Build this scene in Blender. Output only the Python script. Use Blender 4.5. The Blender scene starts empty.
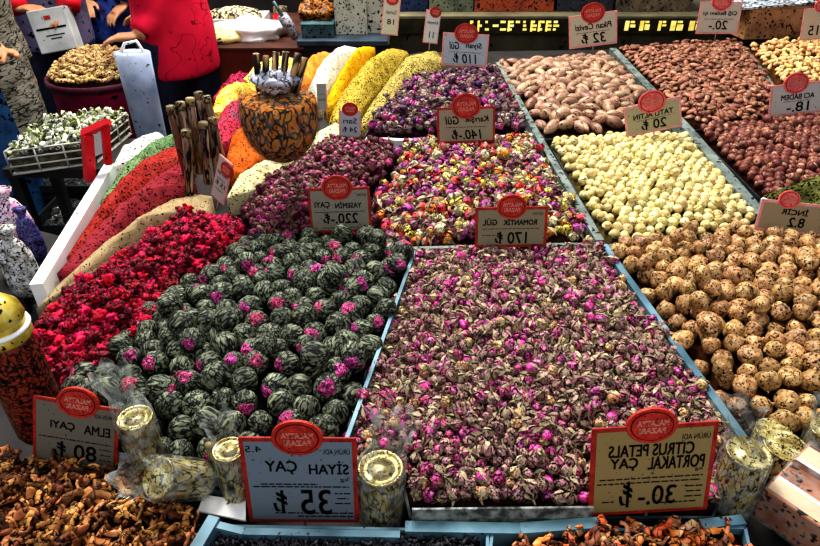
import bpy, bmesh, math, random
import numpy as np
from mathutils import Vector, Matrix, Euler, Quaternion
random.seed(7); rng = np.random.default_rng(11)
S = bpy.context.scene; COL = S.collection
PI = math.pi

# ------------------------------------------------------------------ camera
W, HH, F = 820, 546, 640.0
CAMZ, PITCH = 1.6, math.radians(34)
cam_d = bpy.data.cameras.new('camera'); cam_d.sensor_width = 36; cam_d.lens = F / W * 36
cam = bpy.data.objects.new('camera', cam_d); COL.objects.link(cam)
cam.location = (0, 0, CAMZ); cam.rotation_euler = (PI / 2 - PITCH, 0, 0)
cam_d.clip_start = .02; S.camera = cam
FW = Vector((0, math.cos(PITCH), -math.sin(PITCH))); UPV = Vector((0, math.sin(PITCH), math.cos(PITCH)))
ZR = 0.85                                       # height of the tray rims

def ray(px, py): return FW + Vector((1, 0, 0)) * ((px - 410) / F) + UPV * ((273 - py) / F)
def U(px, py, z=ZR):
    r = ray(px, py); return Vector((0, 0, CAMZ)) + r * ((z - CAMZ) / r.z)
def RY(px, py, Y):
    r = ray(px, py); return Vector((0, 0, CAMZ)) + r * (Y / r.y)
def RD(px, py, d): return Vector((0, 0, CAMZ)) + ray(px, py) * d
def depth(p): return (Vector(p) - Vector((0, 0, CAMZ))).dot(FW)
def proj(p):
    v = Vector(p) - Vector((0, 0, CAMZ)); d = v.dot(FW)
    return 410 + F * v.x / d, 273 - F * v.dot(UPV) / d

# ------------------------------------------------------------------ materials
def lin(h):
    if not isinstance(h, str): return tuple(h)
    h = h.lstrip('#'); c = [int(h[i:i + 2], 16) / 255 for i in (0, 2, 4)]
    return tuple((x / 12.92 if x <= .04045 else ((x + .055) / 1.055) ** 2.4) for x in c)
def rgba(h): return (*lin(h), 1)

MATS = {}
def mat(name, stops, scale=30, stretch=(1, 1, 1), lines=None, specks=None, hue=0.0, val=0.0, rough=.55, spec=.3, metal=0.0, bump=0.0, detail=3, sat=1.0, emit=0, pos=None):
    """noise ramp + dark contour lines + dark specks, with a random tint per piece"""
    m = bpy.data.materials.new(name); MATS[name] = m; m.use_nodes = True
    nt = m.node_tree; N = nt.nodes; L = nt.links
    b = N['Principled BSDF']; b.inputs['Roughness'].default_value = rough
    b.inputs['Specular IOR Level'].default_value = spec; b.inputs['Metallic'].default_value = metal
    if isinstance(stops, str): stops = [stops]
    tc = N.new('ShaderNodeTexCoord'); mp = N.new('ShaderNodeMapping'); mp.inputs['Scale'].default_value = stretch
    L.new(tc.outputs['Object'], mp.inputs['Vector'])
    oi = N.new('ShaderNodeObjectInfo'); ge = N.new('ShaderNodeNewGeometry')
    ad = N.new('ShaderNodeMath'); ad.operation = 'ADD'
    L.new(oi.outputs['Random'], ad.inputs[0]); L.new(ge.outputs['Random Per Island'], ad.inputs[1])
    fr = N.new('ShaderNodeMath'); fr.operation = 'FRACT'; L.new(ad.outputs[0], fr.inputs[0])
    def noise(sc, det):
        n = N.new('ShaderNodeTexNoise'); n.noise_dimensions = '4D'
        n.inputs['Scale'].default_value = sc; n.inputs['Detail'].default_value = det
        w = N.new('ShaderNodeMath'); w.operation = 'MULTIPLY'; w.inputs[1].default_value = 37.0
        L.new(fr.outputs[0], w.inputs[0]); L.new(w.outputs[0], n.inputs['W'])
        L.new(mp.outputs[0], n.inputs['Vector']); return n
    n1 = noise(scale, detail)
    rp = N.new('ShaderNodeValToRGB'); L.new(n1.outputs['Fac'], rp.inputs[0])
    k = len(stops); e = rp.color_ramp.elements
    ps = pos or [.5] if k == 1 else (pos or [.3 + .4 * i / (k - 1) for i in range(k)])
    e[0].position = ps[0]; e[0].color = rgba(stops[0])
    if k > 1:
        e[1].position = ps[-1]; e[1].color = rgba(stops[-1])
        for i in range(1, k - 1):
            x = e.new(ps[i]); x.color = rgba(stops[i])
    else: e[1].color = rgba(stops[0])
    col = rp.outputs[0]
    if hue or val or sat != 1.0:
        hs = N.new('ShaderNodeHueSaturation'); L.new(col, hs.inputs['Color']); hs.inputs['Saturation'].default_value = sat
        for inp, a, mul in (('Hue', hue, 1.0), ('Value', val, 7.31)):
            m1 = N.new('ShaderNodeMath'); m1.operation = 'MULTIPLY'; m1.inputs[1].default_value = mul; L.new(fr.outputs[0], m1.inputs[0])
            f2 = N.new('ShaderNodeMath'); f2.operation = 'FRACT'; L.new(m1.outputs[0], f2.inputs[0])
            mr = N.new('ShaderNodeMapRange'); c = .5 if inp == 'Hue' else 1.0
            mr.inputs['To Min'].default_value = c - a; mr.inputs['To Max'].default_value = c + a
            L.new(f2.outputs[0], mr.inputs['Value']); L.new(mr.outputs[0], hs.inputs[inp])
        col = hs.outputs[0]
    def mix(fac, c):
        nonlocal col
        mx = N.new('ShaderNodeMix'); mx.data_type = 'RGBA'
        L.new(fac, mx.inputs[0]); L.new(col, mx.inputs[6]); mx.inputs[7].default_value = rgba(c); col = mx.outputs[2]
    if lines:
        n2 = noise(lines[0], 1.5)
        s = N.new('ShaderNodeMath'); s.operation = 'SUBTRACT'; s.inputs[1].default_value = .5; L.new(n2.outputs['Fac'], s.inputs[0])
        a = N.new('ShaderNodeMath'); a.operation = 'ABSOLUTE'; L.new(s.outputs[0], a.inputs[0])
        mr = N.new('ShaderNodeMapRange'); mr.inputs['From Min'].default_value = lines[1] * .6; mr.inputs['From Max'].default_value = lines[1] * 1.4
        mr.inputs['To Min'].default_value = 1; mr.inputs['To Max'].default_value = 0
        L.new(a.outputs[0], mr.inputs['Value']); mix(mr.outputs[0], lines[2])
    if specks:
        n3 = noise(specks[0], 1)
        mr = N.new('ShaderNodeMapRange'); mr.inputs['From Min'].default_value = specks[1]; mr.inputs['From Max'].default_value = specks[1] + .04
        L.new(n3.outputs['Fac'], mr.inputs['Value']); mix(mr.outputs[0], specks[2])
    L.new(col, b.inputs['Base Color'])
    if emit:
        L.new(col, b.inputs['Emission Color']); b.inputs['Emission Strength'].default_value = emit
    if bump:
        bp = N.new('ShaderNodeBump'); bp.inputs['Strength'].default_value = bump; bp.inputs['Distance'].default_value = .004
        L.new(n1.outputs['Fac'], bp.inputs['Height']); L.new(bp.outputs[0], b.inputs['Normal'])
    return m
def film(name, tint='#eef2f0', gloss=.3, rough=.12):
    m = bpy.data.materials.new(name); m.use_nodes = True; nt = m.node_tree; N = nt.nodes; L = nt.links; N.clear()
    o = N.new('ShaderNodeOutputMaterial'); t = N.new('ShaderNodeBsdfTransparent'); t.inputs[0].default_value = rgba(tint)
    g = N.new('ShaderNodeBsdfPrincipled'); g.inputs['Base Color'].default_value = rgba('#c9cfcb'); g.inputs['Roughness'].default_value = rough
    nz = N.new('ShaderNodeTexNoise'); nz.inputs['Scale'].default_value = 70; nz.inputs['Detail'].default_value = 3
    mr = N.new('ShaderNodeMapRange'); mr.inputs['From Min'].default_value = .42; mr.inputs['From Max'].default_value = .66
    mr.inputs['To Min'].default_value = gloss * .35; mr.inputs['To Max'].default_value = min(1, gloss * 2.2)
    tc = N.new('ShaderNodeTexCoord'); L.new(tc.outputs['Object'], nz.inputs['Vector']); L.new(nz.outputs['Fac'], mr.inputs['Value'])
    mx = N.new('ShaderNodeMixShader'); L.new(mr.outputs[0], mx.inputs[0]); L.new(t.outputs[0], mx.inputs[1]); L.new(g.outputs[0], mx.inputs[2]); L.new(mx.outputs[0], o.inputs[0])
    return m

INK = '#100c0c'
# ------------------------------------------------------------------ mesh data
class MD:
    def __init__(s): s.v = []; s.f = []; s.m = []
    def add(s, v, f, mi=0, M=None):
        o = len(s.v)
        s.v += [tuple(M @ Vector(p)) for p in v] if M is not None else [tuple(p) for p in v]
        s.f += [tuple(o + i for i in q) for q in f]; s.m += [mi] * len(f); return s
    def lathe(s, prof, seg=12, mi=0, M=None, fn=None):
        v = []; f = []; n = len(prof)
        for r, z in prof:
            for k in range(seg):
                a = 2 * PI * k / seg; p = (r * math.cos(a), r * math.sin(a), z); v.append(fn(p) if fn else p)
        for i in range(n - 1):
            for k in range(seg):
                k2 = (k + 1) % seg; f.append((i * seg + k, i * seg + k2, (i + 1) * seg + k2, (i + 1) * seg + k))
        if prof[0][0] > 1e-6: f.append(tuple(range(seg))[::-1])
        if prof[-1][0] > 1e-6: f.append(tuple((n - 1) * seg + k for k in range(seg)))
        return s.add(v, f, mi, M)
    def box(s, lo, hi, mi=0, M=None, bev=0):
        bm = bmesh.new(); bmesh.ops.create_cube(bm, size=1)
        for q in bm.verts: q.co = Vector([lo[i] + (q.co[i] + .5) * (hi[i] - lo[i]) for i in range(3)])
        if bev: bmesh.ops.bevel(bm, geom=bm.edges[:], offset=bev, segments=2, affect='EDGES', profile=.5)
        bm.verts.index_update(); s.add([q.co for q in bm.verts], [[x.index for x in q.verts] for q in bm.faces], mi, M); bm.free(); return s
    def tube(s, pts, rad, seg=8, mi=0, M=None, flat=1.0, up=None):
        pts = [Vector(p) for p in pts]; n = len(pts)
        if not hasattr(rad, '__len__'): rad = [rad] * n
        v = []; f = []; ref = Vector(up) if up else None
        for i, p in enumerate(pts):
            d = (pts[min(i + 1, n - 1)] - pts[max(i - 1, 0)]).normalized()
            if ref is None: ref = Vector((0, 0, 1)) if abs(d.z) < .9 else Vector((1, 0, 0))
            a = d.cross(ref).normalized(); b = a.cross(d).normalized()
            for k in range(seg):
                t = 2 * PI * k / seg; v.append(p + a * (math.cos(t) * rad[i]) + b * (math.sin(t) * rad[i] * flat))
        for i in range(n - 1):
            for k in range(seg):
                k2 = (k + 1) % seg; f.append((i * seg + k, i * seg + k2, (i + 1) * seg + k2, (i + 1) * seg + k))
        f.append(tuple(range(seg))[::-1]); f.append(tuple((n - 1) * seg + k for k in range(seg)))
        return s.add(v, f, mi, M)
    def ell(s, c, r, seg=12, rings=8, mi=0, M=None, fn=None):
        prof = [(math.sin(PI * i / rings), -math.cos(PI * i / rings)) for i in range(rings + 1)]
        prof[0] = (0.0, -1); prof[-1] = (0.0, 1); v = []; f = []
        v.append((0, 0, -1))
        for q, z in prof[1:-1]:
            for k in range(seg):
                a = 2 * PI * k / seg; v.append((q * math.cos(a), q * math.sin(a), z))
        v.append((0, 0, 1)); e = len(v) - 1
        for k in range(seg): f.append((0, 1 + (k + 1) % seg, 1 + k))
        for i in range(rings - 2):
            for k in range(seg):
                k2 = (k + 1) % seg; o = 1 + i * seg; f.append((o + k, o + k2, o + seg + k2, o + seg + k))
        o = 1 + (rings - 2) * seg
        for k in range(seg): f.append((o + k, o + (k + 1) % seg, e))
        v = [(c[0] + p[0] * r[0], c[1] + p[1] * r[1], c[2] + p[2] * r[2]) for p in v]
        if fn: v = [fn(p) for p in v]
        return s.add(v, f, mi, M)
    def mesh(s, name, mats, smooth=True):
        me = bpy.data.meshes.new(name); me.from_pydata(s.v, [], s.f)
        for m in mats: me.materials.append(m)
        if len(mats) > 1: me.polygons.foreach_set('material_index', s.m)
        if smooth: me.polygons.foreach_set('use_smooth', [True] * len(s.f))
        me.update(); return me
    def build(s, name, mats, parent=None, smooth=True, M=None):
        if not isinstance(mats, (list, tuple)): mats = [mats]
        o = bpy.data.objects.new(name, s.mesh(name, mats, smooth)); COL.objects.link(o)
        if parent: o.parent = parent
        if M is not None: o.matrix_local = M
        return o
def tag(o, label=None, cat=None, group=None, kind=None):
    for k, v in (('label', label), ('category', cat), ('group', group), ('kind', kind)):
        if v: o[k] = v
    return o
def empty(name, loc=(0, 0, 0), label=None, cat=None, group=None, M=None, kind=None):
    o = bpy.data.objects.new(name, None); COL.objects.link(o); o.empty_display_size = .05
    if M is not None: o.matrix_world = M
    else: o.location = loc
    return tag(o, label, cat, group, kind)
def T(x, y=None, z=None): return Matrix.Translation((x, y, z)) if y is not None else Matrix.Translation(x)
def R(a, ax): return Matrix.Rotation(a, 4, ax)

# ------------------------------------------------------------------ heaps
class Heap:
    def __init__(s, poly, H, rim=0.0, p=2.0, c=None, zr=ZR):
        s.z0 = zr + rim; s.H = H; s.p = p
        s.poly = np.array([U(x, y, s.z0)[:2] for x, y in poly]); P = s.poly; Q = np.roll(P, -1, 0)
        cr = P[:, 0] * Q[:, 1] - Q[:, 0] * P[:, 1]; A = cr.sum() / 2
        s.c = ((P + Q) * cr[:, None]).sum(0) / (6 * A); s.area = abs(A)
        if c: s.c = np.array(U(c[0], c[1], s.z0)[:2])
        n = 720; th = np.arange(n) * 2 * PI / n; s.Rt = np.zeros(n)
        d = np.stack([np.cos(th), np.sin(th)], 1)
        best = np.full(n, 0.0)
        for a, b in zip(P - s.c, Q - s.c):
            e = b - a; den = d[:, 0] * e[1] - d[:, 1] * e[0]
            with np.errstate(all='ignore'):
                t = (a[0] * e[1] - a[1] * e[0]) / den; u = (a[0] * d[:, 1] - a[1] * d[:, 0]) / den
            ok = (t > 0) & (u >= -1e-6) & (u <= 1 + 1e-6) & (np.abs(den) > 1e-12); best = np.where(ok & (t > best), t, best)
        s.Rt = best
    def t(s, xy):
        v = np.asarray(xy) - s.c; r = np.hypot(v[..., 0], v[..., 1]); a = np.arctan2(v[..., 1], v[..., 0]) % (2 * PI)
        i = (a / (2 * PI) * 720).round().astype(int) % 720; return 1 - r / np.maximum(s.Rt[i], 1e-6)
    def z(s, xy):
        t = np.clip(s.t(xy), 0, 1); return s.z0 + s.H * (1 - (1 - t) ** s.p)
    def normal(s, x, y):
        e = .012; zx = s.z(np.array([x + e, y])) - s.z(np.array([x - e, y])); zy = s.z(np.array([x, y + e])) - s.z(np.array([x, y - e]))
        return Vector((-zx / (2 * e), -zy / (2 * e), 1)).normalized()
    def bed(s, md, mi=0, sink=0.0, rough=0.0, rings=10, seg=96, skirt=.04, inset=1.0):
        v = [(s.c[0], s.c[1], s.z0 + s.H - sink)]; f = []
        ph = [random.uniform(0, 6) for _ in range(8)]
        for j in range(1, rings + 1):
            q = j / rings
            for k in range(seg):
                i = int(k * 720 / seg); a = 2 * PI * i / 720; r = s.Rt[i] * q * inset
                x = s.c[0] + r * math.cos(a); y = s.c[1] + r * math.sin(a)
                z = s.z0 + s.H * (1 - q ** s.p) - sink
                if rough:
                    z += rough * (math.sin(x * 61 + ph[0] + 2 * math.sin(y * 43 + ph[1])) + math.sin(y * 77 + ph[2] + 2 * math.sin(x * 53 + ph[3])) + 1.2 * math.sin((x + y) * 140 + ph[4]) * math.sin((x - y) * 120 + ph[5])) * (1 if q < .97 else .2)
                v.append((x, y, z))
        for k in range(seg):
            p = v[1 + (rings - 1) * seg + k]; v.append((p[0], p[1], p[2] - skirt))
        for k in range(seg): f.append((0, 1 + k, 1 + (k + 1) % seg))
        for j in range(rings):
            o = 1 + j * seg
            for k in range(seg): f.append((o + k, o + seg + k, o + seg + (k + 1) % seg, o + (k + 1) % seg))
        return md.add(v, f, mi)
    def points(s, sp, jit=.25, tmin=.03, relax=12):
        lo = s.poly.min(0); hi = s.poly.max(0); pts = []; y = lo[1]; k = 0; g = sp * 1.0
        while y < hi[1]:
            x = lo[0] + (g / 2 if k % 2 else 0)
            while x < hi[0]: pts.append((x, y)); x += g
            y += g * .866; k += 1
        P = np.array(pts); P += rng.uniform(-jit, jit, P.shape) * sp; P = P[s.t(P) > tmin]
        for _ in range(relax):
            d = P[:, None] - P[None]; q = np.sqrt((d ** 2).sum(-1)) + 1e-9; np.fill_diagonal(q, 9)
            w = np.clip(sp * .93 - q, 0, None); P = P + (d / q[..., None] * w[..., None]).sum(1) * .35
            t = s.t(P); v = P - s.c; out = t < tmin; P[out] = s.c + v[out] * (1 - tmin) / (1 - t[out])[:, None]
        return P

def rand_rot(tilt, n=None):
    q = Euler((0, 0, random.uniform(0, 2 * PI))).to_matrix().to_4x4()
    if tilt >= 3: M = Quaternion((random.gauss(0, 1), random.gauss(0, 1), random.gauss(0, 1), random.gauss(0, 1))).normalized().to_matrix().to_4x4()
    else:
        M = R(random.uniform(0, 2 * PI), 'Z') @ R(random.uniform(-tilt, tilt), 'X') @ q
    if n is not None: M = Vector((0, 0, 1)).rotation_difference(n).to_matrix().to_4x4() @ M
    return M

def pile(heap, protos, sp, name, labels, cat, group, stuff_name=None, stuff_label=None, bed_mat=None, n_max=300, scale=(.9, 1.1), tilt=3, zoff=0.0, zjit=.2,
         sink=.3, size=.02, weights=None, child=None, jit=.25, orient=None, rough=0, tmin=.03, extra=0, avoid=()):
    """protos: meshes. labels: one per proto. The nearest n_max in frame stand alone, the rest are one object of kind stuff."""
    P = heap.points(sp, jit, tmin)
    if extra:                                     # a second, looser layer on top
        idx = rng.choice(len(P), int(len(P) * extra), replace=False); P2 = P[idx] + rng.uniform(-.4, .4, (len(idx), 2)) * sp
        lay = np.r_[np.zeros(len(P)), np.ones(len(P2))]; P = np.r_[P, P2]
    else: lay = np.zeros(len(P))
    Z = heap.z(P)
    items = []
    for (x, y), z, l in zip(P, Z, lay):
        if any((x - a[0]) ** 2 + (y - a[1]) ** 2 < a[2] ** 2 for a in avoid): continue
        n = heap.normal(x, y); k = random.choices(range(len(protos)), weights)[0]
        sc = random.uniform(*scale); p = Vector((x, y, z + zoff)) + n * (random.uniform(-zjit, zjit) * size + l * size * .55)
        M = T(p) @ (orient(n, k) if orient else rand_rot(tilt, n)) @ Matrix.Scale(sc, 4)
        u, v = proj(p); vis = -4 < u < 824 and -4 < v < 550
        items.append((not vis, p.length if False else (p - Vector((0, 0, CAMZ))).length, k, M))
    items.sort(key=lambda t: (t[0], t[1]))
    solo = [t for t in items if not t[0]][:n_max]; rest = items[len(solo):]
    out = []
    for _, _, k, M in solo:
        o = bpy.data.objects.new(name, protos[k]); COL.objects.link(o); o.matrix_world = M
        tag(o, labels[k], cat, group); out.append(o)
        if child and child[k]:
            cm, cn = child[k]; c = bpy.data.objects.new(cn, cm); COL.objects.link(c); c.parent = o
    md = MD(); mats = []
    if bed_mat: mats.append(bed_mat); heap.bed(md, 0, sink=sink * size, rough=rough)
    if rest:
        V = [md.v]; off = len(md.v); vs = [np.array(md.v).reshape(-1, 3)]; base = {}
        for k, me in enumerate(protos):
            for m in me.materials:
                if m not in mats: mats.append(m)
            co = np.empty(len(me.vertices) * 3); me.vertices.foreach_get('co', co)
            base[k] = (co.reshape(-1, 3), [tuple(q.vertices) for q in me.polygons], [mats.index(me.materials[q.material_index]) for q in me.polygons])
        for _, _, k, M in rest:
            co, fs, mi = base[k]; A = np.array(M); vs.append(co @ A[:3, :3].T + A[:3, 3])
            md.f += [tuple(off + i for i in q) for q in fs]; md.m += mi; off += len(co)
        md.v = np.concatenate(vs).tolist()
    if md.f:
        o = md.build(stuff_name or name + '_bed', mats); tag(o, stuff_label, cat, None, 'stuff')
    print('PILE', name, len(items), 'solo', len(solo), 'rest', len(rest))
    return out

# ------------------------------------------------------------------ prototype items
def bumpy(amp, f=1.0):
    ph = [random.uniform(0, 6.28) for _ in range(6)]
    def fn(p):
        p = Vector(p); n = p.normalized() if p.length > 1e-9 else Vector((0, 0, 1)); q = n * 4 * f
        d = math.sin(q.x + ph[0] + 1.7 * math.sin(q.y + ph[1])) + math.sin(q.y * 1.3 + ph[2] + 1.5 * math.sin(q.z + ph[3])) + math.sin(q.z * 1.2 + ph[4])
        return p * (1 + amp * d)
    return fn
def bud(pet, sep, r=.009, l=.022, seed=0, open_=.0):
    """a dried rosebud: overlapping petals round a core, green sepals and a stub of stem"""
    random.seed(100 + seed); md = MD()
    md.lathe([(.0, -.35 * l), (.75 * r, -.25 * l), (r * .95, 0), (r * .8, .25 * l), (r * .35, .45 * l), (0, .48 * l)], 7, 0, fn=None)
    for k in range(6):
        a = 2 * PI * k / 6 + random.uniform(-.3, .3) + (k % 2) * .4; hh = random.uniform(.36, .55) * l; o = 1.06 + open_ * random.uniform(.2, 1) + .1 * (k % 2); wd = random.uniform(.55, .8)
        v = []
        for j, (q, z) in enumerate(((.55, -.3 * l), (1.0, -.05 * l), (1.05, .18 * l), (.62 + open_ * .8, hh))):
            for d in (-wd, 0, wd):
                ww = d * (1 if j < 3 else .35); bulge = 1.0 if d == 0 else .9
                v.append((r * q * o * bulge * math.cos(a + ww), r * q * o * bulge * math.sin(a + ww), z - (abs(d) * .12 * l if j == 3 else 0)))
        md.add(v, [(i * 3 + c, i * 3 + c + 1, i * 3 + c + 4, i * 3 + c + 3) for i in range(3) for c in range(2)], 0)
    for k in range(5):
        a = 2 * PI * k / 5 + random.uniform(-.2, .2); tip = random.uniform(.1, .5) * l; o = random.uniform(1.15, 1.5)
        v = [(r * .25 * math.cos(a), r * .25 * math.sin(a), -.48 * l)]
        for q, z, d in ((.95, -.28 * l, .35), (o, -.02 * l, .28)):
            for sgn in (-1, 1): v.append((r * q * math.cos(a + sgn * d), r * q * math.sin(a + sgn * d), z))
        v.append((r * o * 1.0 * math.cos(a), r * o * math.sin(a), tip)); md.add(v, [(0, 1, 2), (1, 3, 4, 2), (3, 5, 4)], 1)
    md.tube([(0, 0, -.36 * l), (.1 * r, 0, -.55 * l), (.3 * r, .1 * r, -.75 * l)], [.35 * r, .2 * r, .13 * r], 5, 1)
    return md.mesh('bud', [pet, sep])

m_sep = mat('dried sepal olive', ['#5c5240', '#a89a7c', '#4a402c'], 160, hue=.03, val=.45, specks=(300, .62, INK))
m_pet = mat('rose petal magenta', ['#742450', '#b84c80', '#e094b8'], 90, hue=.035, val=.4, lines=(150, .045, '#1c0814'))
m_pet2 = mat('rose petal dusty', ['#7a4a54', '#b88e88', '#684050'], 90, hue=.03, val=.4, lines=(150, .045, '#1c0c10'))
m_pet3 = mat('rose petal bright', ['#a82470', '#d84c9c', '#f090c4'], 90, hue=.02, val=.25, lines=(140, .02, '#4a0d38'))
m_pale = mat('rose petal tan', ['#b3875c', '#e0b98a', '#8a6a4a'], 90, hue=.03, val=.25, lines=(150, .03, '#3a2418'))
bud_A = [bud(m_pet, m_sep, .0088, .022, 1), bud(m_pet2, m_sep, .0092, .021, 2, .1), bud(m_pet3, m_sep, .0085, .022, 3, .05), bud(m_pale, m_sep, .009, .02, 4), bud(m_pet, m_sep, .0078, .026, 5, .2), bud(m_pet2, m_sep, .0085, .024, 6)]
lab_A = ['dried rosebud with magenta petals and olive sepals in the large front tray', 'dusty mauve dried rosebud with olive sepals in the large front tray', 'bright pink dried rosebud in the large front tray', 'tan dried rosebud in the large front tray',
         'slim magenta dried rosebud with curled sepals in the large front tray', 'slim dusty mauve dried rosebud in the large front tray']

mix_cols = [('red', ['#8e1430', '#d8304a', '#f07a80']), ('purple', ['#6a1650', '#a83c8c', '#d88cc8']), ('yellow', ['#c9a32a', '#f0dc6a', '#f8f0b0']), ('orange', ['#b8571c', '#f09a3c', '#f8c880']), ('cream', ['#b0a070', '#e8dcaa', '#f8f4dc']), ('dark plum', ['#3a1024', '#6e2444', '#9a5070'])]
bud_E = []; lab_E = []
for i, (nm, st) in enumerate(mix_cols):
    bud_E.append(bud(mat('flower petal ' + nm, st, 80, hue=.02, val=.25, lines=(120, .03, INK)), m_sep, .0112, .025, 20 + i, .25)); lab_E.append(f'{nm} dried flower bud in the mixed blossom tray between two price signs')
m_pl = mat('plum petal', ['#3c1226', '#7e3050', '#b86a88'], 90, hue=.03, val=.4, lines=(120, .03, INK)); m_pl2 = mat('plum petal pink', ['#8a2450', '#d0508c', '#e898b8'], 90, hue=.02, val=.3, lines=(120, .03, INK))
m_sep2 = mat('dark sepal', ['#3a2a26', '#7a6450', '#2a1c1c'], 160, hue=.03, val=.35)
bud_D = [bud(m_pl, m_sep2, .0105, .022, 31), bud(m_pl2, m_sep2, .0105, .021, 32), bud(m_pl, m_sep2, .0095, .024, 33, .15)]
lab_D = ['plum dried blossom in the pile under the goblet', 'rose pink dried blossom in the pile under the goblet', 'slim plum dried blossom in the pile under the goblet']
m_vi = mat('violet petal', ['#2c1634', '#5c3264', '#8a5c90'], 90, hue=.03, val=.4, lines=(110, .03, INK)); m_vi2 = mat('violet petal pink', ['#8a2466', '#cc4c98', '#e090c0'], 90, hue=.03, val=.3, lines=(110, .03, INK)); m_vi3 = mat('violet petal pale', ['#80706a', '#b8a498', '#6a4c60'], 90, val=.3, lines=(110, .03, INK))
bud_F = [bud(m_vi, m_sep2, .012, .026, 41), bud(m_vi2, m_sep2, .0115, .026, 42), bud(m_vi3, m_sep2, .0115, .024, 43, .15)]
lab_F = ['violet dried rosebud in the small rear tray below the khaki spice ridge', 'pink dried rosebud in the small rear tray below the khaki spice ridge', 'pale greyish dried rosebud in the small rear tray below the khaki spice ridge']

def tea_ball(seed):
    random.seed(seed); r = .0285; b = bumpy(.022, .8); tw = random.uniform(-.5, .5)
    def fn(p):
        p = Vector(b(p)); a = math.atan2(p.y, p.x) + tw * p.z / r; k = math.hypot(p.x, p.y) / r
        q = 1 + .022 * math.sin(9 * a) * min(1, k * 1.4); return (p.x * q, p.y * q, p.z * .97)
    md = MD().ell((0, 0, 0), (r, r, r), 30, 18, fn=fn); return md.mesh('tea_ball', [m_ball])
m_ball = mat('rolled tea leaf', ['#343a30', '#6a715d', '#969c82'], 90, stretch=(1, 1, .28), lines=(140, .06, '#080a08'), specks=(260, .64, INK), hue=.015, val=.2, rough=.65, bump=.6)
m_tip = mat('amaranth petal pink', ['#8e2a58', '#cc4c8c', '#ec8cb8'], 110, lines=(190, .05, '#3a0d24'), specks=(240, .64, INK), val=.3, hue=.03, rough=.7)
balls = [tea_ball(s) for s in (1, 2, 3, 4)]
def tip_mesh(seed):
    random.seed(seed); r = .0292; b = bumpy(.03, 2.2); md = MD(); mx = random.uniform(.48, .7); v = []; f = []; sg = 18; rn = 6
    for j in range(rn + 1):
        for k in range(sg):
            a = 2 * PI * k / sg; th = mx * j / rn * (1 + .16 * math.sin(3 * a + seed) + .1 * math.sin(7 * a)); q = r * (1.045 - .06 * (j / rn) ** 3)
            v.append(b((q * math.sin(th) * math.cos(a), q * math.sin(th) * math.sin(a), q * math.cos(th))))
    for j in range(rn):
        for k in range(sg): f.append((j * sg + k, (j + 1) * sg + k, (j + 1) * sg + (k + 1) % sg, j * sg + (k + 1) % sg))
    md.add(v, f); return md.mesh('flower_tip', [m_tip])
tips = [tip_mesh(5), tip_mesh(6)]

def nut(fn_r, r, seg=16, rings=10, extra=None, mats=None):
    md = MD().ell((0, 0, 0), r, seg, rings, fn=fn_r)
    if extra: extra(md)
    return md.mesh('nut', mats)
m_fig = mat('dried fig skin', ['#7c5836', '#b08a5c', '#cdae80'], 60, lines=(95, .014, '#2a160a'), specks=(190, .58, '#24120a'), hue=.01, val=.22, rough=.5, bump=.4)
def fig(seed):
    random.seed(seed); b = bumpy(.035, 1.2); q = random.uniform(.8, .95); e = random.uniform(.98, 1.16)
    def fn(p):
        p = Vector(b(p)); t = p.z / .022; k = 1 - .25 * max(0, t) ** 2; return (p.x * k * e, p.y * k, p.z * q + (.006 * t ** 3 if t > 0 else 0))
    return nut(fn, (.022, .022, .022), 20, 12, lambda md: md.tube([(0, 0, .018), (.001, 0, .024), (.002, .001, .028)], [.005, .003, .002], 6), [m_fig])
figs = [fig(s) for s in (1, 2, 3, 4, 5)]
m_hz = mat('blanched hazelnut', ['#a8965e', '#d6c68c', '#e8dcae'], 50, specks=(150, .66, '#3a2c10'), lines=(60, .008, '#6a5628'), hue=.012, val=.14, rough=.5, bump=.15)
m_hzc = mat('hazelnut scar', ['#a8874a', '#d8c082'], 100)
def hazel(seed, ms, mc, r=.0125):
    random.seed(seed); b = bumpy(.03); q = random.uniform(.88, 1.08)
    return nut(lambda p: (lambda v: (v.x, v.y, v.z * q * (1.12 if v.z > 0 else .92)))(Vector(b(p))), (r, r, r), 14, 9, lambda md: md.lathe([(r * .62, -r * .76 * q), (r * .5, -r * .93 * q), (0, -r * .9 * q)], 12, 1), [ms, mc])
hz = [hazel(s, m_hz, m_hzc) for s in (1, 2, 3)]
m_rh = mat('hazelnut skin', ['#40201a', '#784438', '#9a6a5a'], 60, lines=(70, .015, '#1c0a06'), specks=(170, .64, '#1c0a06'), hue=.015, val=.25, rough=.5)
m_rhc = mat('hazelnut cap', ['#8a6048', '#c49c80'], 100)
rh = [hazel(s, m_rh, m_rhc, .0135) for s in (7, 8, 9)]
m_pec = mat('pecan shell', ['#765846', '#a28068', '#bca086'], 40, stretch=(1, 1, .4), lines=(45, .012, '#4a2a18'), specks=(130, .66, '#2a140a'), hue=.012, val=.2, rough=.45, bump=.2)
def pecan(seed):
    random.seed(seed); b = bumpy(.02); l = random.uniform(.9, 1.15)
    def fn(p):
        v = Vector(b(p)); t = v.z / .03; k = (1 - .18 * t * t); tip = .005 * max(0, abs(t) - .8) / .2 * (1 if t > 0 else -1)
        a = math.atan2(v.y, v.x); g = 1 + .02 * math.cos(4 * a); return (v.x * k * g, v.y * k * g, v.z * l + tip)
    return nut(fn, (.0185, .0175, .03), 16, 12, None, [m_pec])
pec = [pecan(s) for s in (1, 2, 3)]
m_alm = mat('almond skin', ['#5c3626', '#966850', '#b88c74'], 60, stretch=(1, 1, .3), lines=(90, .02, '#20100a'), hue=.015, val=.28, rough=.55)
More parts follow.
